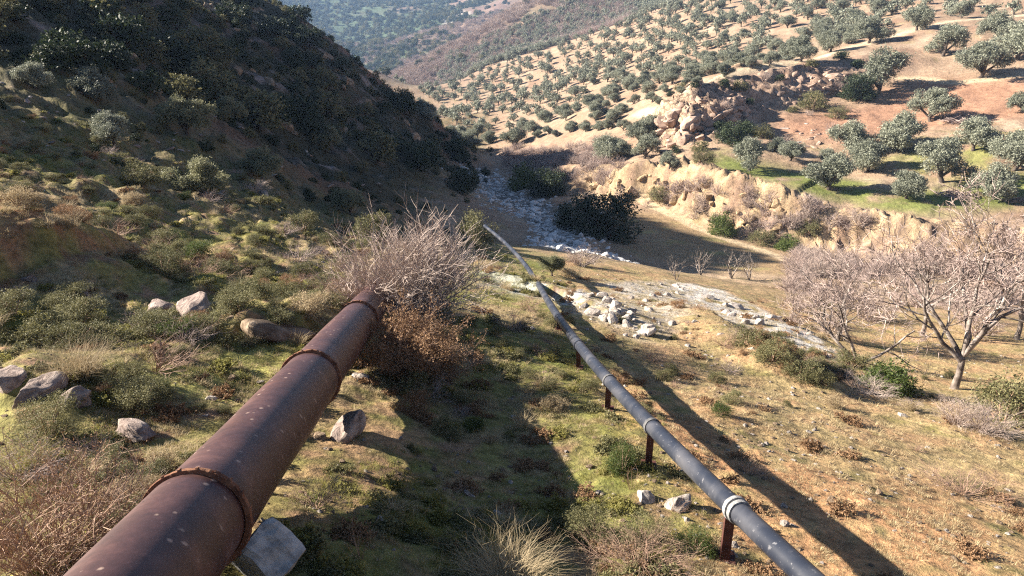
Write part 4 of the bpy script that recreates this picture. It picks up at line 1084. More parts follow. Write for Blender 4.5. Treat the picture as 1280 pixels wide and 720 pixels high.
# dark evergreens and bushes that stand out
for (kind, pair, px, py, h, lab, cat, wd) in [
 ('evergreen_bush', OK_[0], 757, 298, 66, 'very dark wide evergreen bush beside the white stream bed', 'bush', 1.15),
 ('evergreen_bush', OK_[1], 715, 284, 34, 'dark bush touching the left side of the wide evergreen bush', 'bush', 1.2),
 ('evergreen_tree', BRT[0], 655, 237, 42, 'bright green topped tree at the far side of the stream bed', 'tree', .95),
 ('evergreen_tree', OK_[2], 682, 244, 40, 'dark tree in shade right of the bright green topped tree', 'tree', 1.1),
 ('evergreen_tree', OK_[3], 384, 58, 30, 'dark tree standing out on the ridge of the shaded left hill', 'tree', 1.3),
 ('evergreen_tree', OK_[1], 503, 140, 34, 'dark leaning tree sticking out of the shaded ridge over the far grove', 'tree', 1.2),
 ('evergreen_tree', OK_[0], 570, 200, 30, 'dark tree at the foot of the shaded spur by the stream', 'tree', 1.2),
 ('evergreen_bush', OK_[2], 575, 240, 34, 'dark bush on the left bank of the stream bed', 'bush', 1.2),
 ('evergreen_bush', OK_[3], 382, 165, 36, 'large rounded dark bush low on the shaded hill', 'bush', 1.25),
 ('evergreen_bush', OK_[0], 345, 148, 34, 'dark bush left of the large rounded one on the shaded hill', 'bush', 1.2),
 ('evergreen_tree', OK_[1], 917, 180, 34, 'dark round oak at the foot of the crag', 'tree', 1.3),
 ('evergreen_bush', SCB[0], 954, 172, 20, 'grey green bush between the dark oak and the pale rocks', 'bush', 1.3),
 ('evergreen_bush', OK_[2], 1071, 124, 36, 'dark bush left of the big two lobed olive', 'bush', 1.2),
 ('evergreen_bush', SCB[1], 1017, 136, 27, 'rounded bush among the reddish rocks', 'bush', 1.4),
 ('evergreen_bush', SCB[2], 1046, 147, 18, 'small bush below the reddish rocks', 'bush', 1.5),
 ('evergreen_bush', SCB[3], 879, 204, 22, 'grey bush on the edge of the bank below the crag', 'bush', 1.3),
 ('bank_bush', BRT[1], 902, 293, 34, 'dark green bush at the foot of the eroded bank by the track', 'bush', 1.0),
 ('bank_bush', SCB[0], 950, 304, 22, 'grey green bush under the palest part of the bank', 'bush', 1.4),
 ('bank_bush', BRT[0], 985, 313, 26, 'green bush at the foot of the bank near the bare trees', 'bush', 1.3),
 ('bank_bush', SCB[1], 825, 250, 22, 'olive green bush at the left foot of the bank', 'bush', 1.4),
 ('bank_bush', SCB[2], 1010, 292, 24, 'grey bush hanging on the bank near the bare trees', 'bush', 1.2),
 ('green_shrub', BRT[1], 1110, 488, 50, 'bright green shrub between the bare trees, dark on its right side', 'shrub', 1.35),
 ('green_shrub', SCB[2], 1065, 458, 26, 'grey green shrub at the foot of the two stemmed bare tree', 'shrub', 1.4),
 ('green_shrub', SCB[0], 1256, 526, 78, 'big olive green shrub at the right edge under the bare tree', 'shrub', 1.1),
 ('green_shrub', SCB[3], 594, 306, 50, 'rounded green shrub behind the big bare bush', 'shrub', 1.0),
 ('green_shrub', SCB[1], 466, 300, 42, 'yellow green shrub left of the big bare bush', 'shrub', 1.05),
 ('green_shrub', SCB[2], 378, 290, 34, 'grey green shrub on the slope below the small olive', 'shrub', 1.1),
 ('green_shrub', SCB[0], 176, 232, 34, 'flat topped shrub on the left slope', 'shrub', 1.4),
 ('green_shrub', SCN[0], 205, 344, 42, 'lit green scrub hummock above the pinkish boulder', 'shrub', 1.3),
 ('green_shrub', SCN[1], 300, 372, 28, 'green scrub hummock right of the pinkish boulder', 'shrub', 1.4),
 ('green_shrub', SCN[0], 172, 508, 54, 'dark green low bush beside the row of three boulders, casting a long shadow', 'shrub', 1.35),
 ('green_shrub', SCN[0], 60, 545, 60, 'mixed green scrub under the row of boulders', 'shrub', 1.2),
 ('green_shrub', SCN[2], 778, 588, 46, 'lit green herb bush beside the second red post', 'shrub', 1.0),
 ('green_shrub', SCN[1], 742, 676, 50, 'grey green low scrub left of the white rocks', 'shrub', 1.3),
 ('green_shrub', SCN[0], 800, 680, 48, 'low mixed scrub in front of the white rocks', 'shrub', 1.3),
 ('green_shrub', SCN[2], 868, 690, 40, 'bright weedy clump left of the nearest red post', 'shrub', 1.3),
 ('green_shrub', SCB[1], 352, 402, 22, 'little scrub on top of the half buried brown rock', 'shrub', 1.6),
 ('green_shrub', SCB[0], 965, 450, 30, 'low dark scrub on the right slope below the pale ledge', 'shrub', 1.5),
 ('green_shrub', SCB[1], 1000, 470, 28, 'low dark scrub before the bright green shrub', 'shrub', 1.5),
 ('green_shrub', SCB[2], 935, 430, 28, 'low grey scrub at the left of the dark band on the right slope', 'shrub', 1.5),
 ('young_tree', OLL[0], 690, 345, 30, 'small pale green sapling beside the far part of the slim pipe', 'tree', .9)]:
    plant(kind, pair, px, py, h, lab, cat, None, ('stems', 'leaves') if cat in ('bush', 'shrub') else ('trunk', 'crown'), wd)
for k, (px, py, h, wd, lab, lit) in enumerate([
 (436, 267, 36, 1.1, 'small olive with a clear bent stem on the lit edge of the left slope', 1), (327, 222, 42, 1.15, 'pale olive on the left slope with dark hill right behind', 1),
 (255, 244, 50, 1.15, 'sunlit silvery olive on the left slope, its trunk in shade', 1), (233, 168, 54, 1.0, 'bright topped olive standing in the shade of the left slope', 1),
 (286, 152, 34, 1.0, 'small pale olive lit against the dark hill', 1), (412, 182, 26, 1.2, 'low yellow green olive at the shadow edge on the left slope', 1),
 (45, 112, 40, 1.1, 'shaded olive near the left edge under the dark hill', 0), (120, 126, 46, 1.1, 'larger shaded olive right of the one near the left edge', 0), (142, 180, 44, 1.0, 'dim olive in the shadow below the larger shaded olive', 0)]):
    plant('olive_tree', (OLL[k % 3] if lit else OL[k % 6]), px, py, h, lab, 'olive tree', 'olives on the left slope', wide=wd)

for k, (px, py, h) in enumerate([(838, 120, 9), (850, 112, 10), (868, 108, 8), (905, 108, 12), (925, 112, 14), (935, 130, 10), (900, 160, 12), (875, 188, 14), (845, 190, 11), (975, 100, 9), (1015, 82, 10), (1050, 74, 14), (1072, 84, 12), (990, 140, 9)]):
    x, y, z, t = hit(px, py, 60); s_ = h * t / F_PX
    o = link('crag_bush', FARB[k % 3], None, (x, y, z - .1), (0, 0, k), (s_ * 1.5, s_ * 1.5, s_)); tag(o, 'small dark bush growing in the broken rock above the terrace', 'bush', 'bushes on the crag')
# scrub of the left hill: bigger bushes are things, the undergrowth one mass
rh = np.random.default_rng(51)
cnt = 0; tries = 0; fb_src = []
while cnt < 100 and tries < 4000:
    tries += 1
    px, py = rh.uniform(-30, 600), rh.uniform(-30, 260)
    if py > 84 + px * .25 or py < (px - 330) * .78 - 10: continue
    x, y, z, t = hit(px, py, 25)
    if t > 210 or t < 30: continue
    s = rh.uniform(1.4, 4.2) * (1 if t > 60 else .6)
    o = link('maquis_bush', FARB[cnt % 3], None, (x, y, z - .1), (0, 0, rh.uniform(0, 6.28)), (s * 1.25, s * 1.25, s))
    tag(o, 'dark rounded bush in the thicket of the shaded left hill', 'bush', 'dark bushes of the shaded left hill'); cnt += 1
    fb_src.append(o)
hp_ = []
n = 5500
th = rh.uniform(-1.0, .02, n); rr = np.exp(rh.uniform(math.log(36), math.log(200), n)); hx, hy = rr * np.sin(th), rr * np.cos(th)
k_ = (hx < -5) & (rh.random(n) < ss(-.35, .25, fbm(hx, hy, 12, 3, 83)))
hx, hy, rr = hx[k_], hy[k_], rr[k_]
hz0 = gz(hx, hy); dd = hy * CP - hz0 * SP
k_ = 360 - F_PX * (hy * SP + hz0 * CP) / dd < 76 + (640 + F_PX * hx / dd) * .27 + 26 * fbm(hx, hy, 9, 2, 84)
k_ |= rh.random(len(hx)) < .10
hx, hy, rr = hx[k_], hy[k_], rr[k_]
scatter('hillside_scrub', np.c_[hx, hy, gz(hx, hy) - .05], rh.uniform(0, 6.28, len(hx)), rh.uniform(.4, 1.5, len(hx)) * np.clip(rr / 80, .5, 1.3), rh.integers(0, 3, len(hx)), fb_src[:3], 'dark undergrowth over the shaded left hill')

# pale rocks showing through the grass of the left hill
hr = 0; 
while hr < 90:
    px, py = rh.uniform(-10, 560), rh.uniform(60, 260)
    if py < 84 + px * .20 or py > 185 + px * .22: continue
    x, y, z, t = hit(px, py, 14)
    if t > 150: continue
    s = rh.uniform(1.5, 5.5) * t / F_PX
    o = link('hill_rock', RKP[hr % 3] if hr % 2 else RK3[hr % 3], None, (x, y, z), (rh.normal() * .2, .35, rh.uniform(0, 6.28)), (s * 1.3, s, s * .6)); hr += 1
    tag(o, 'grey rock showing through the grass of the left hill', 'rock', 'rocks of the left hill')
kr = 0
while kr < 60:
    px, py = rh.uniform(120, 560), rh.uniform(0, 200)
    if py > 80 + px * .24 or py < (px - 330) * .78 + 4: continue
    x, y, z, t = hit(px, py, 40)
    if t > 200: continue
    s = rh.uniform(4, 11) * t / F_PX
    o = link('hill_rock', RKB[kr % 2], None, (x, y, z - .1 * s), (.4 + rh.normal() * .2, .5, rh.uniform(0, 6.28)), (s * 1.2, s * .9, s)); kr += 1
    tag(o, 'brown rock jutting from the shaded scrub of the steep left hill', 'rock', 'brown rocks of the steep left hill')
# distant woods
fw = []
n = 60000
th = rh.uniform(-.75, .35, n); rr = np.exp(rh.uniform(math.log(440), math.log(2300), n)); wx, wy = rr * np.sin(th), rr * np.cos(th)
wood = fbm(wx, wy, 140, 4, 66) + .55 * ss(900, 1150, rr) * ss(-.02, -.10, th) - .12
k_ = ((rr > 600) | (th < -.03)) & (rh.random(n) < (.04 + .8 * ss(-.2, .2, wood)) * .55)
wx, wy, rr, wood = wx[k_], wy[k_], rr[k_], wood[k_]
w_ = rh.random(len(wx))
scatter('distant_wood', np.c_[wx, wy, gz(wx, wy) - .3], rh.uniform(0, 6.28, len(wx)), rh.uniform(4, 9, len(wx)) * (rr / 1000) ** .3, rh.integers(0, 3, len(wx)), fb_src[:3], 'blue green woods on the far hills')
# ------------------------------------------------------------ bare bushes and trees
def chains_mesh(name, out, levs, mat, sides):
    ch = [c for l in levs for c in out.get(l, [])]
    return mesh_np(name, *tubes(ch, sides), [mat], sides > 4)
def bare_bush(px, py, w_px, label, seed, mat, stems=26, levels=2, hr=.9, kids=(3, 5), r=.012, lean=.8, name='bare_bush', cat='bush', up=.10, ratio=.6, wob=.16, group=None):
    x, y, z, t = hit(px, py); s = w_px * t / F_PX / 1.5
    out = twig_bush(seed, stems, levels, 1.0, kids, r, lean, 3, up, ratio, wob)
    o = empty(name, (x, y, z), 0, 1); o.scale = (s, s, s * hr); tag(o, label, cat, group)
    link('stems', chains_mesh('stems', out, [0], mat, 5), o)
    link('twigs', chains_mesh('twigs', out, range(1, levels + 1), mat, 3), o)
    return o
bare_bush(510, 392, 186, 'large bare bush of grey pink twigs covering the end of the rusty pipe', 1, M_TWIGPALE, 120, 2, 1.0, (6, 8), .0095, .95, up=.10, ratio=.5, wob=.13)
bare_bush(726, 332, 46, 'rounded pale bare bush right of the slim pipe near the stream', 2, M_TWIGPALE, 40, 2, .8, (4, 6), .016, .95)
bare_bush(714, 346, 36, 'low straw coloured bush under the rounded pale bare bush', 3, M_STRAW, 34, 2, .6, (4, 6), .016, 1.0)
bare_bush(642, 414, 60, 'low greyish bare bush in the shade left of the slim pipe', 4, M_TWIG, 26, 2, .6, (3, 5), .011, .95)
bare_bush(662, 388, 40, 'small dry bush beside the pale stony strip', 5, M_TWIGBR, 26, 2, .6, (3, 5), .012, .95)
bare_bush(1196, 532, 62, 'pinkish leafless bush below the bare tree, left of a pair', 6, M_TWIGPALE, 44, 2, .9, (4, 6), .012, .7)
bare_bush(1232, 540, 70, 'pinkish leafless bush at the right of the pair below the bare tree', 7, M_TWIGPALE, 44, 2, .85, (4, 6), .012, .8)
bare_bush(1088, 492, 62, 'pale dry brush heap before the bright green shrub', 8, M_TWIGPALE, 34, 2, .55, (4, 6), .012, 1.05)
bare_bush(320, 240, 40, 'pink grey dry bush on the left slope below an olive', 9, M_TWIGPALE, 30, 2, .6, (4, 6), .013, 1.0)
bare_bush(200, 310, 46, 'tangled brown twigs on the left slope', 10, M_TWIGBR, 26, 2, .6, (3, 5), .011, 1.0)
bare_bush(30, 250, 60, 'dry twiggy scrub at the left edge of the slope', 11, M_TWIGBR, 30, 2, .6, (3, 5), .011, .9)
bare_bush(1205, 618, 110, 'dark dry scrub patch on the open slope at right', 12, M_TWIGBR, 50, 2, .35, (3, 5), .009, 1.15)
bare_bush(935, 592, 46, 'small dry shrub just right of the slim pipe shadow', 13, M_TWIGBR, 30, 2, .5, (3, 5), .011, 1.05)
bare_bush(905, 432, 44, 'brown dry shrub on the slope under the pale ledge', 14, M_TWIGBR, 34, 2, .6, (3, 5), .012, 1.0)
bare_bush(815, 452, 48, 'sparse brown shrub beside the shadow of the slim pipe', 15, M_TWIGBR, 30, 2, .5, (3, 5), .011, 1.0)
bare_bush(560, 640, 110, 'sprawling dead twigs on the shaded ground between the pipes', 16, M_TWIGBR, 13, 2, .35, (3, 4), .007, 1.25)
bare_bush(788, 612, 40, 'single dry stalks beside the second red post', 17, M_TWIGBR, 6, 1, 1.5, (3, 4), .010, .5)
bare_bush(842, 640, 50, 'thin dry weed stems by the pair of white rocks', 18, M_TWIGBR, 9, 2, .8, (2, 4), .008, .7)
bare_bush(452, 700, 80, 'dead upright stalks at the bottom of the picture between the pipes', 19, M_TWIGBR, 9, 1, 1.2, (2, 4), .008, .6)

# brown leafy shrub in front of the big bare bush
x, y, z, t = hit(518, 468); s = 132 * t / F_PX / 1.5
out = twig_bush(61, 60, 2, 1.0, (5, 7), .010, 1.0, 3, .08, .5, .18)
o = empty('brown_shrub', (x, y, z)); o.scale = (s, s, s * 1.0); tag(o, 'dense rust brown dry shrub right beside the rusty pipe', 'shrub')
link('twigs', chains_mesh('twigs', out, range(3), M_TWIGBR, 3), o)
rr_ = np.random.default_rng(62)
tips = np.concatenate([c[0][1:] for l in (1, 2) for c in out[l]])
tips = tips[rr_.random(len(tips)) < .8]
cl = np.repeat(tips, 4, 0) + rr_.normal(size=(len(tips) * 4, 3)) * .025
link('leaves', mesh_np('leaves', *leaf_quads(cl, .020, .007, rr_), [M_DRY]), o)

# big dead shrub and grasses of the bottom edge
def dead_shrub(px, py, w_px, seed, label, mats, hr=.8, stems=60):
    x, y, z, t = hit(px, py); s = w_px * t / F_PX / 1.5
    out = twig_bush(seed, stems, 2, 1.0, (4, 6), .0085, .95, 3, .05, .55, .22)
    o = empty('dead_shrub', (x, y, z)); o.scale = (s, s, s * hr); tag(o, label, 'shrub')
    link('stems', chains_mesh('stems', out, [0], mats[0], 4), o)
    link('twigs', chains_mesh('twigs', out, [1, 2], mats[0], 3), o)
    rr_ = np.random.default_rng(seed)
    tips = np.concatenate([c[0][1:] for c in out[2]]); tips = tips[rr_.random(len(tips)) < .75]
    link('dry_leaves', mesh_np('dry_leaves', *leaf_quads(np.repeat(tips, 2, 0) + rr_.normal(size=(len(tips) * 2, 3)) * .012, .012, .0045, rr_), [mats[1]]), o)
dead_shrub(70, 712, 250, 71, 'big tangled dead shrub in the bottom left corner', (M_TWIGBR, M_DRY), .95, 90)
dead_shrub(20, 600, 120, 72, 'grey dead twigs at the left edge above the big tangled shrub', (M_TWIG, M_DRY), .6, 30)
dead_shrub(395, 636, 95, 73, 'dry brown scrub lit on the bank right of the rusty pipe', (M_TWIGBR, M_STRAW), .5, 40)
dead_shrub(800, 712, 130, 74, 'dry matted brush at the bottom edge left of the nearest post', (M_TWIGBR, M_STRAW), .4, 46)
dead_shrub(190, 630, 70, 75, 'thin dry stalks between the dead shrub and the rusty pipe', (M_TWIGPALE, M_STRAW), .8, 14)
def straw_tuft(px, py, w_px, n, label, seed, mat=None, hr=1.0, lean=.9):
    x, y, z, t = hit(px, py); s = w_px * t / F_PX / 1.5
    rr_ = np.random.default_rng(seed)
    v, f = blades(n, .95, .0055, .5, rr_, lean, .38, 6, .32)
    o = link('straw_tuft', mesh_np('straw_tuft', v, f, [mat or M_STRAW]), None, (x, y, z)); o.scale = (s, s, s * hr)
    return tag(o, label, 'dry grass')
straw_tuft(632, 738, 120, 1100, 'big tuft of pale straw at the bottom edge between the pipes', 81, None, .85, 1.0)
straw_tuft(102, 470, 90, 900, 'pale dry tuft behind the row of three boulders', 82, None, .8)
straw_tuft(88, 284, 44, 300, 'dry grass tuft on top of the red earth bank', 83)
straw_tuft(330, 500, 30, 120, 'thin straw along the left side of the rusty pipe', 84)
straw_tuft(40, 585, 70, 300, 'yellow grass tuft at the left edge under the boulders', 85, M_GRASS)

# ------------------------------------------------------------ bare trees on the right
def bare_tree(px, py, h_px, seed, label, stems, levels=4, lean=0.0, kids=(4, 6), r=.024, wide=1.0, t=None, mat_t=None):
    """a leafless tree about 1 unit tall; stems: list of (azimuth, tilt, length, fork height)"""
    rng = np.random.default_rng(seed)
    if t is None: x, y, z, t = hit(px, py)
    else:
        x, y, _ = at(px, py, t); z = float(gz(x, y))
    s = h_px * t / F_PX
    out = {}
    o = empty('bare_tree', (x, y, z), 0, s); o.scale = (s * wide, s * wide, s); tag(o, label, 'tree')
    trunk = []
    base = np.array([0, 0, -.04])
    fork = np.array([.01, 0, stems[0][3]])
    if fork[2] > .03: trunk.append((np.array([base, fork * .5 + [.008, 0, 0], fork]), [r * 1.75, r * 1.25, r * 1.15]))
    for (az, tilt, L, fz) in stems:
        d = np.array([math.sin(tilt) * math.cos(az), math.sin(tilt) * math.sin(az), math.cos(tilt)])
        p0 = np.array([0, 0, -.03]) + d * [.03, .03, 0] if fork[2] <= .03 else np.array([.01, 0, fz * .96])
        limb = {}
        grow(limb, p0, d, L, r, 0, levels, rng, kids, .68, .19, .085, .62, 6, .38, .52, .28)
        lo_ = link('limb', chains_mesh('limb', limb, [0], M_BARK, 7), o)
        link('branches', chains_mesh('branches', limb, [1, 2], M_BARK, 4), lo_)
        if levels > 2: link('twigs', chains_mesh('twigs', limb, range(3, levels + 1), M_TWIG, 3), lo_)
    if trunk: link('trunk', mesh_np('trunk', *tubes(trunk, 10), [M_BARK], True), o)
bare_tree(1192, 486, 190, 91, 'tall bare tree with a thick forked trunk at the right of the picture', [(2.6, .45, .60, .22), (1.5, .12, .72, .26), (.2, .5, .66, .25), (.9, .35, .7, .25), (3.3, .72, .55, .20), (-.3, .38, .6, .25)], 4, r=.017, kids=(3, 5))
bare_tree(1072, 452, 142, 92, 'slender bare tree with pale stem, left neighbour of the tall bare tree', [(.6, .16, .72, .0), (2.6, .45, .6, .0), (.2, .75, .55, .0)], 4, r=.016, kids=(3, 5))
bare_tree(1046, 425, 112, 93, 'short bare tree at the left end of the bare group', [(2.6, .12, .55, .0), (3.0, .75, .5, .0), (.4, .5, .5, .0)], 4, r=.020, wide=1.0)
bare_tree(1150, 428, 118, 94, 'bare tree behind the gap between the slender and the tall bare trees', [(2.2, .35, .6, .18), (.6, .3, .65, .18), (4.0, .4, .6, .18)], 4, r=.018, t=40)
bare_tree(1268, 430, 130, 95, 'bare tree partly cut by the right edge behind the tall one', [(2.6, .3, .65, .16), (.6, .3, .65, .18), (1.6, .35, .6, .18)], 4, r=.018, t=40)
bare_tree(1030, 372, 75, 96, 'low bare tree on the field edge left of the bare group', [(2.8, .5, .6, .0), (.3, .5, .6, .0), (1.5, .2, .65, .0)], 3, r=.016, t=55)
for k, (px, py, h, lab) in enumerate([(876, 344, 34, 'small bare sapling with several stems against the shaded field'), (914, 348, 40, 'bare sapling, middle of three at the edge of the shaded field'), (936, 350, 34, 'bare sapling nearest the bare trees at the field edge'), (845, 350, 30, 'crooked dark sapling at the left of the field edge')]):
    bare_tree(px, py, h, 100 + k, lab, [(a_, .35 + .12 * (q % 2), .75, .0) for q, a_ in enumerate((.3, 1.7, 2.9, 4.2))], 2, r=.022, kids=(3, 4))

# thickets of bare twigs: by the stream, on the bank and round the bare trees
TB = []
for k, (px, py, w, lab, m) in enumerate([(700, 222, 26, 'pinkish bare shrub among the thicket above the stream', M_TWIG), (735, 215, 24, 'pale pink bare shrub at the right of the thicket above the stream', M_TWIGPALE), (990, 405, 34, 'bare twiggy shrub under the short bare tree', M_TWIG)]):
    x, y, z, t = hit(px, py); s = w * t / F_PX / 1.5
    out = twig_bush(110 + k, 22, 2, 1.0, (4, 5), .022, .95, 3, .08, .6, .2)
    o = link('bare_shrub', two_mat_mesh('bare_shrub', [(*tubes([c for l in out.values() for c in l], 3), m)]), None, (x, y, z)); o.scale = (s, s, s * .9)
    TB.append(tag(o, lab, 'shrub'))
rb_ = np.random.default_rng(61)
tp = np.vstack([pts_in(REG['pinkscrub'], 170, rb_), pts_in(region([(985, 350), (1290, 350), (1290, 425), (1220, 440), (1050, 430), (980, 400)]), 45, rb_), pts_in(region([(985, 320), (1290, 335), (1290, 350), (985, 345)]), 120, rb_)])
bl = []
while len(bl) < 90:
    q = rb_.uniform(0, 1); px = 640 + 440 * q; py = np.interp(px, [640, 700, 760, 830, 900, 960, 1080], [205, 215, 225, 235, 255, 268, 282]) + rb_.normal() * 14
    bl.append(hit(px, py, 60)[:2])
cg = [hit(rb_.uniform(830, 1100), rb_.uniform(95, 190), 60)[:2] for k in range(16)]
tp = np.vstack([tp, bl, cg])
scatter('bare_thicket', np.c_[tp, gz(tp[:, 0], tp[:, 1]) - .05], rb_.uniform(0, 6.28, len(tp)), rb_.uniform(.7, 2.1, len(tp)), rb_.integers(0, 3, len(tp)), TB, 'thickets of pinkish bare twigs along the stream, the bank and the bare trees')

n = 16000
th = rb_.uniform(-.30, .16, n); rr = np.exp(rb_.uniform(math.log(470), math.log(1150), n)); fx_, fy_ = rr * np.sin(th), rr * np.cos(th)
k_ = rb_.random(n) < .15 + .7 * ss(.25, -.1, fbm(fx_, fy_, 140, 4, 66))
fx_, fy_ = fx_[k_], fy_[k_]
scatter('far_brush', np.c_[fx_, fy_, gz(fx_, fy_) - .2], rb_.uniform(0, 6.28, len(fx_)), rb_.uniform(2.5, 5.5, len(fx_)), rb_.integers(0, 3, len(fx_)), TB, 'reddish brown leafless brush along the far valley floor')
# heap of cut branches by the olives
for px, py, w, lab in [(1198, 154, 40, 'grey heap of cut branches beside the leaning olive'), (1195, 246, 46, 'row of cut grey branches at the terrace edge'), (1268, 252, 30, 'heap of cut branches under the olive with twisted trunk')]:
    x, y, z, t = hit(px, py); s = w * t / F_PX / 2
    ch = []
    for k in range(70):
        a_ = rb_.uniform(0, 6.28); c_ = np.array([rb_.normal() * .45, rb_.normal() * .25, abs(rb_.normal()) * .14 + .04]); d_ = np.array([math.cos(a_), math.sin(a_), rb_.normal() * .25]) * rb_.uniform(.2, .5)
        ch.append((np.array([c_ - d_, c_ + rb_.normal(size=3) * .05, c_ + d_]), [.022, .018, .008]))
    o = link('brushwood', mesh_np('brushwood', *tubes(ch, 4), [M_TWIG]), None, (x, y, z)); o.scale = (s, s, s); tag(o, lab, 'brushwood')

# ------------------------------------------------------------ low scrub of the near slope
LOW = []
for k in range(6):
    bpz = bush_parts(500 + k, True, .6, cl=700, per=17, L=.024, W=.008, n=9)
    LOW.append(two_mat_mesh('low_scrub', [(*bpz[0], M_TWIGBR), (*bpz[1], [M_SCRUB, M_SCRUB, M_DRY, M_SCRUB, M_STRAW, M_BRIGHT][k])]))
for k in range(2):
    out = twig_bush(520 + k, 34, 2, 1.0, (3, 5), .013, 1.05, 3, .06, .55, .2)
    LOW.append(two_mat_mesh('low_scrub', [(*tubes([c for l in out.values() for c in l], 3), [M_TWIG, M_TWIGBR][k])]))
rl = np.random.default_rng(63)
kept = []
LAWN = region([(190, 465), (270, 425), (400, 440), (420, 470), (330, 525), (220, 510)])
words = ['dull green cushion of scrub', 'dull green cushion of scrub', 'brown dry cushion of scrub', 'dull green cushion of scrub', 'straw coloured cushion of scrub', 'fresh green cushion of scrub', 'grey leafless cushion of twigs', 'brown leafless cushion of twigs']
def low_field(n, thr, rrange, where, smin, smax, dens=None):
    c = 0; tries = 0
    while c < n and tries < n * 60:
        tries += 1
        th = rl.uniform(*thr); r_ = math.exp(rl.uniform(math.log(rrange[0]), math.log(rrange[1])))
        x, y = r_ * math.sin(th), r_ * math.cos(th)
        if abs(x - BP(y)[0]) < .75 and y < 17: continue
        if inpoly(np.array([x]), np.array([y]), LAWN)[0]: continue
        if any((x - a) ** 2 + (y - b) ** 2 < (.5 * s_) ** 2 for a, b, s_ in kept[-150:]): continue
        s = rl.uniform(smin, smax)
        if float(fbm(np.array([x]), np.array([y]), 5.0, 3, 85)[0]) < -.12: continue
        kept.append((x, y, s * 2)); k = int(rl.choice(8, p=dens))
        o = link('low_scrub', LOW[k], None, (x, y, float(gz(x, y)) - .03 * s), (rl.normal() * .1, rl.normal() * .1, rl.uniform(0, 6.28)), (s * 1.5, s * 1.4, s))
        tag(o, words[k] + where, 'scrub', words[k] + where); c += 1
low_field(220, (-.66, -.12), (9.5, 46), ' on the left slope', .22, .62, [.2, .2, .12, .2, .1, .04, .06, .08])
low_field(26, (-.62, -.30), (5.5, 10.5), ' close by at the left of the rusty pipe', .12, .26, [.2, .2, .1, .2, .14, .06, .04, .06])
low_field(60, (.06, .62), (10, 34), ' on the dry slope right of the slim pipe', .10, .32, [.14, .14, .2, .1, .14, .04, .1, .14])
low_field(34, (-.16, .10), (8, 30), ' on the shaded ground between the pipes', .14, .34, [.22, .22, .1, .2, .06, .1, .04, .06])

# dry grass standing among the scrub of the left slope
rd = np.random.default_rng(65)
DT = [mesh_np('dry_grass_tuft', *blades(170, .95, .012, .5, rd, 1.0, .34, 4, .25), [m_]) for m_ in (M_STRAW, M_DGRASS, M_STRAW)]
nd = 0
while nd < 70:
    th = rd.uniform(-.68, .05); r_ = math.exp(rd.uniform(math.log(6), math.log(34))); x, y = r_ * math.sin(th), r_ * math.cos(th)
    if abs(x - BP(y)[0]) < .8 and y < 17 or inpoly(np.array([x]), np.array([y]), LAWN)[0]: continue
    s = rd.uniform(.16, .42) * (r_ / 14) ** .3
    o = link('dry_grass_tuft', DT[nd % 3], None, (x, y, float(gz(x, y)) - .02), (0, 0, rd.uniform(0, 6.28)), (s, s, s * rd.uniform(.6, 1))); nd += 1
    tag(o, 'tuft of dry pale grass', 'dry grass', 'dry grass tufts on the left slope')
# darker scrub along the small ledge of the right slope
rq = np.random.default_rng(64)
for q in range(30):
    u = rq.random(); px = 845 + 225 * u + rq.normal() * 6; py = 376 + 112 * u + rq.normal() * 9
    x, y, z, t = hit(px, py); s = rq.uniform(.22, .5); k = int(rq.choice([0, 1, 2, 3, 6, 7]))
    o = link('low_scrub', LOW[k], None, (x, y, z - .05 * s), (0, 0, rq.uniform(0, 6.28)), (s * 1.5, s * 1.4, s))
    tag(o, words[k] + ' along the ledge of the right slope', 'scrub', words[k] + ' along the ledge of the right slope')
for q, (px, py, w, lab) in enumerate([(868, 402, 16, 'pale stone in the dark scrub band, left end'), (900, 418, 14, 'pale stone half hidden in the dark scrub band below the white slab'), (940, 436, 18, 'pale stone in the middle of the dark scrub band'), (985, 456, 14, 'pale stone near the lower end of the dark scrub band'), (1128, 520, 22, 'low pale stone on the slope below the dry brush heap'), (1010, 540, 14, 'small stone on the open right slope'), (1160, 560, 16, 'flat stone on the right slope under the leafless bushes')]):
    lay('boulder', RK3[q % 3], px, py, w, lab, 'rock', None, None, .1, .2, (1, .8, .6))
# ------------------------------------------------------------ the air between here and the far hills
hb = bmesh.new(); bmesh.ops.create_cube(hb, size=1.0)
hme = bpy.data.meshes.new('haze'); hb.to_mesh(hme); hb.free()
zmin, zmax = float(GZ.min()) - 1.5, max(float(GZ.max()) + 20, 60)
hz_ = link('haze', hme, None, (0, 0, (zmin + zmax) / 2)); hz_.scale = (9000, 9000, zmax - zmin); tag(hz_, 'thin blue air over the valley', kind='stuff')
hm = bpy.data.materials.new('haze'); hm.use_nodes = True
hn = hm.node_tree; hn.nodes.remove(hn.nodes['Principled BSDF'])
pv = hn.nodes.new('ShaderNodeVolumePrincipled'); pv.inputs['Color'].default_value = (.42, .64, 1.0, 1); pv.inputs['Density'].default_value = .00016
pv.inputs['Anisotropy'].default_value = .0
hn.links.new(pv.outputs[0], hn.nodes['Material Output'].inputs['Volume'])
hme.materials.append(hm)

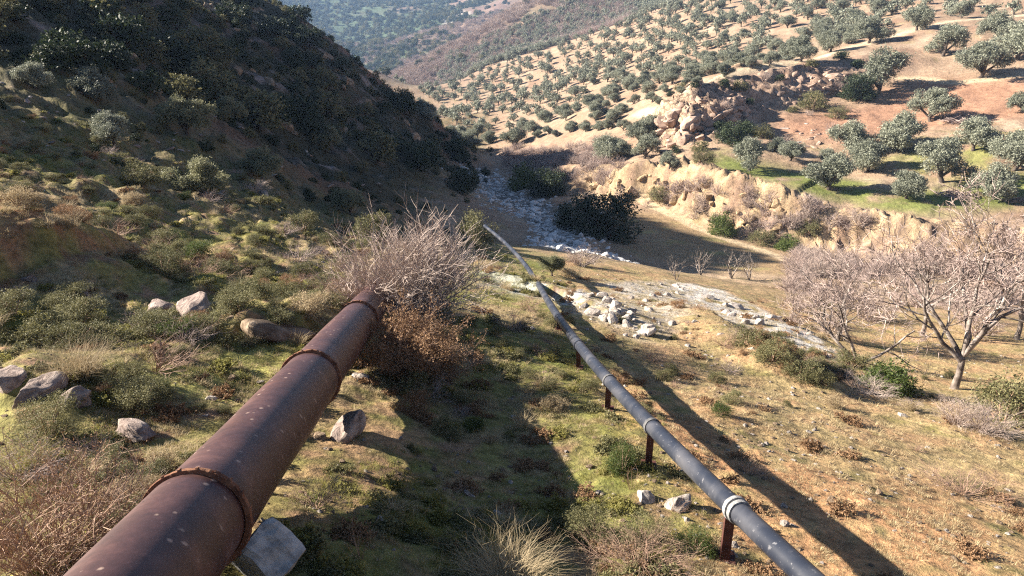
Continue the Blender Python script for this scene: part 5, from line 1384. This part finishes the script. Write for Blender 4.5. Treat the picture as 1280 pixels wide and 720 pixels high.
# ------------------------------------------------------------ labels by the landmark a plant stands nearest to
def pix_of(o):
    x, y, z = o.location
    d = y * CP - z * SP
    return 640 + F_PX * x / d, 360 - F_PX * (y * SP + z * CP) / d
def rank_labels(items, marks, word_of, fmt, most=7):
    ranks = ['nearest', 'second nearest', 'third nearest', 'fourth nearest', 'fifth nearest', 'sixth nearest', 'seventh nearest'][:most]
    pos = {o: pix_of(o) for o in items}
    used = set()
    byword = {}
    for o in items: byword.setdefault(word_of(o), []).append(o)
    for w, os_ in byword.items():
        best = {}
        for txt, (mx, my) in marks:
            for r, o in enumerate(sorted(os_, key=lambda q: math.hypot(pos[q][0] - mx, pos[q][1] - my))[:most]):
                if o not in best or r < best[o][0]: best[o] = (r, txt)
        for o, (r, txt) in best.items(): o['label'] = fmt(w, ranks[r], txt)
MARKS = [('the row of three boulders', (50, 485)), ('the rounded pinkish boulder', (243, 385)), ('the half buried brown rock', (345, 415)), ('the big bare bush', (520, 330)), ('the sunlit silvery olive', (255, 220)),
         ('the small olive with a bent stem', (436, 250)), ('the pale olive under the dark hill', (327, 205)), ('the left edge of the red earth bank', (10, 320)), ('the flat topped shrub', (176, 215)), ('the nearest red post', (918, 700)),
         ('the second red post', (815, 570)), ('the white slab on the pale ledge', (916, 384)), ('the tall bare tree', (1192, 470)), ('the bright green shrub', (1110, 470)), ('the pair of white rocks', (826, 620)), ('the pinkish leafless bushes', (1215, 515)),
         ('the dark scrub patch at right', (1205, 610)), ('the long weathered rock', (165, 540)), ('the brown shrub by the rusty pipe', (516, 430)), ('the far end of the slim pipe', (630, 305)), ('the left picture edge halfway up', (5, 240)), ('the upper right of the red earth bank', (190, 300)),
         ('the rounded pale bare bush', (726, 320)), ('the bright topped olive', (233, 140)), ('the small pale sapling', (690, 335))]
SHORT = {w: w.replace(' of scrub', '').replace(' of twigs', ' twig cushion').replace('cushion twig', 'twig') for w in words}
ls_ = [o for o in COL.objects if o.name.startswith('low_scrub')]
rank_labels(ls_, MARKS, lambda o: next(q for q in words if o['label'].startswith(q)), lambda w, r, t: w.replace('cushion of scrub', 'scrub cushion').replace('cushion of twigs', 'twig cushion') + ', ' + r + ' to ' + t)
HM = [('the dark tree on the ridge', (384, 45)), ('the leaning tree on the ridge', (503, 125)), ('the large rounded bush', (382, 148)), ('the shaded olive at the left edge', (45, 95)), ('the top left corner', (0, 0)), ('the stream end of the hill', (575, 200)), ('the larger shaded olive', (120, 105)),
      ('the small pale olive', (286, 135)), ('the bright topped olive', (233, 140)), ('the top edge above the hill', (200, 0)), ('the low yellow green olive', (412, 170)), ('the small olive with a bent stem', (436, 250)), ('the ridge start at the top edge', (325, 0))]
rank_labels([o for o in COL.objects if o.name.startswith('maquis_bush')], HM, lambda o: 'dark bush on the shaded hill', lambda w, r, t: w + ', ' + r + ' to ' + t)
OM = [('the crag', (880, 125)), ('the purple top corner', (700, 60)), ('the twin crowned olive', (1086, 40)), ('the stream bend', (600, 195)), ('the rounded olive above the stream', (642, 170)), ('the upright olive on the bank', (761, 185)), ('the ridge tree', (503, 125)), ('the top edge above the crag', (880, 0)), ('the reddish rocks', (1020, 105)), ('the dense grove on the spur', (690, 62))]
OM = [m for m in OM if 'purple' not in m[0]]
rank_labels([o for o in COL.objects if o.name.startswith('olive_tree') and 'round' in o['label'][:12] and 'olive' in o['label'] and ('hillside' in o['label'] or o['label'].startswith('round grey green'))], OM, lambda o: o['label'], lambda w, r, t: ('small olive high on the hillside' if 'high' in w else 'small olive low on the hillside' if 'low on' in w else 'grey green olive on the slope') + ', ' + r + ' to ' + t)
rank_labels([o for o in COL.objects if o.name.startswith('dry_grass_tuft')], MARKS, lambda o: 'tuft of dry pale grass', lambda w, r, t: 'dry grass tuft, ' + r + ' to ' + t)
for o in COL.objects:
    if o.get('label') == 'tuft of dry pale grass': o['label'] = 'tuft of dry pale grass among the scrub of the left slope'
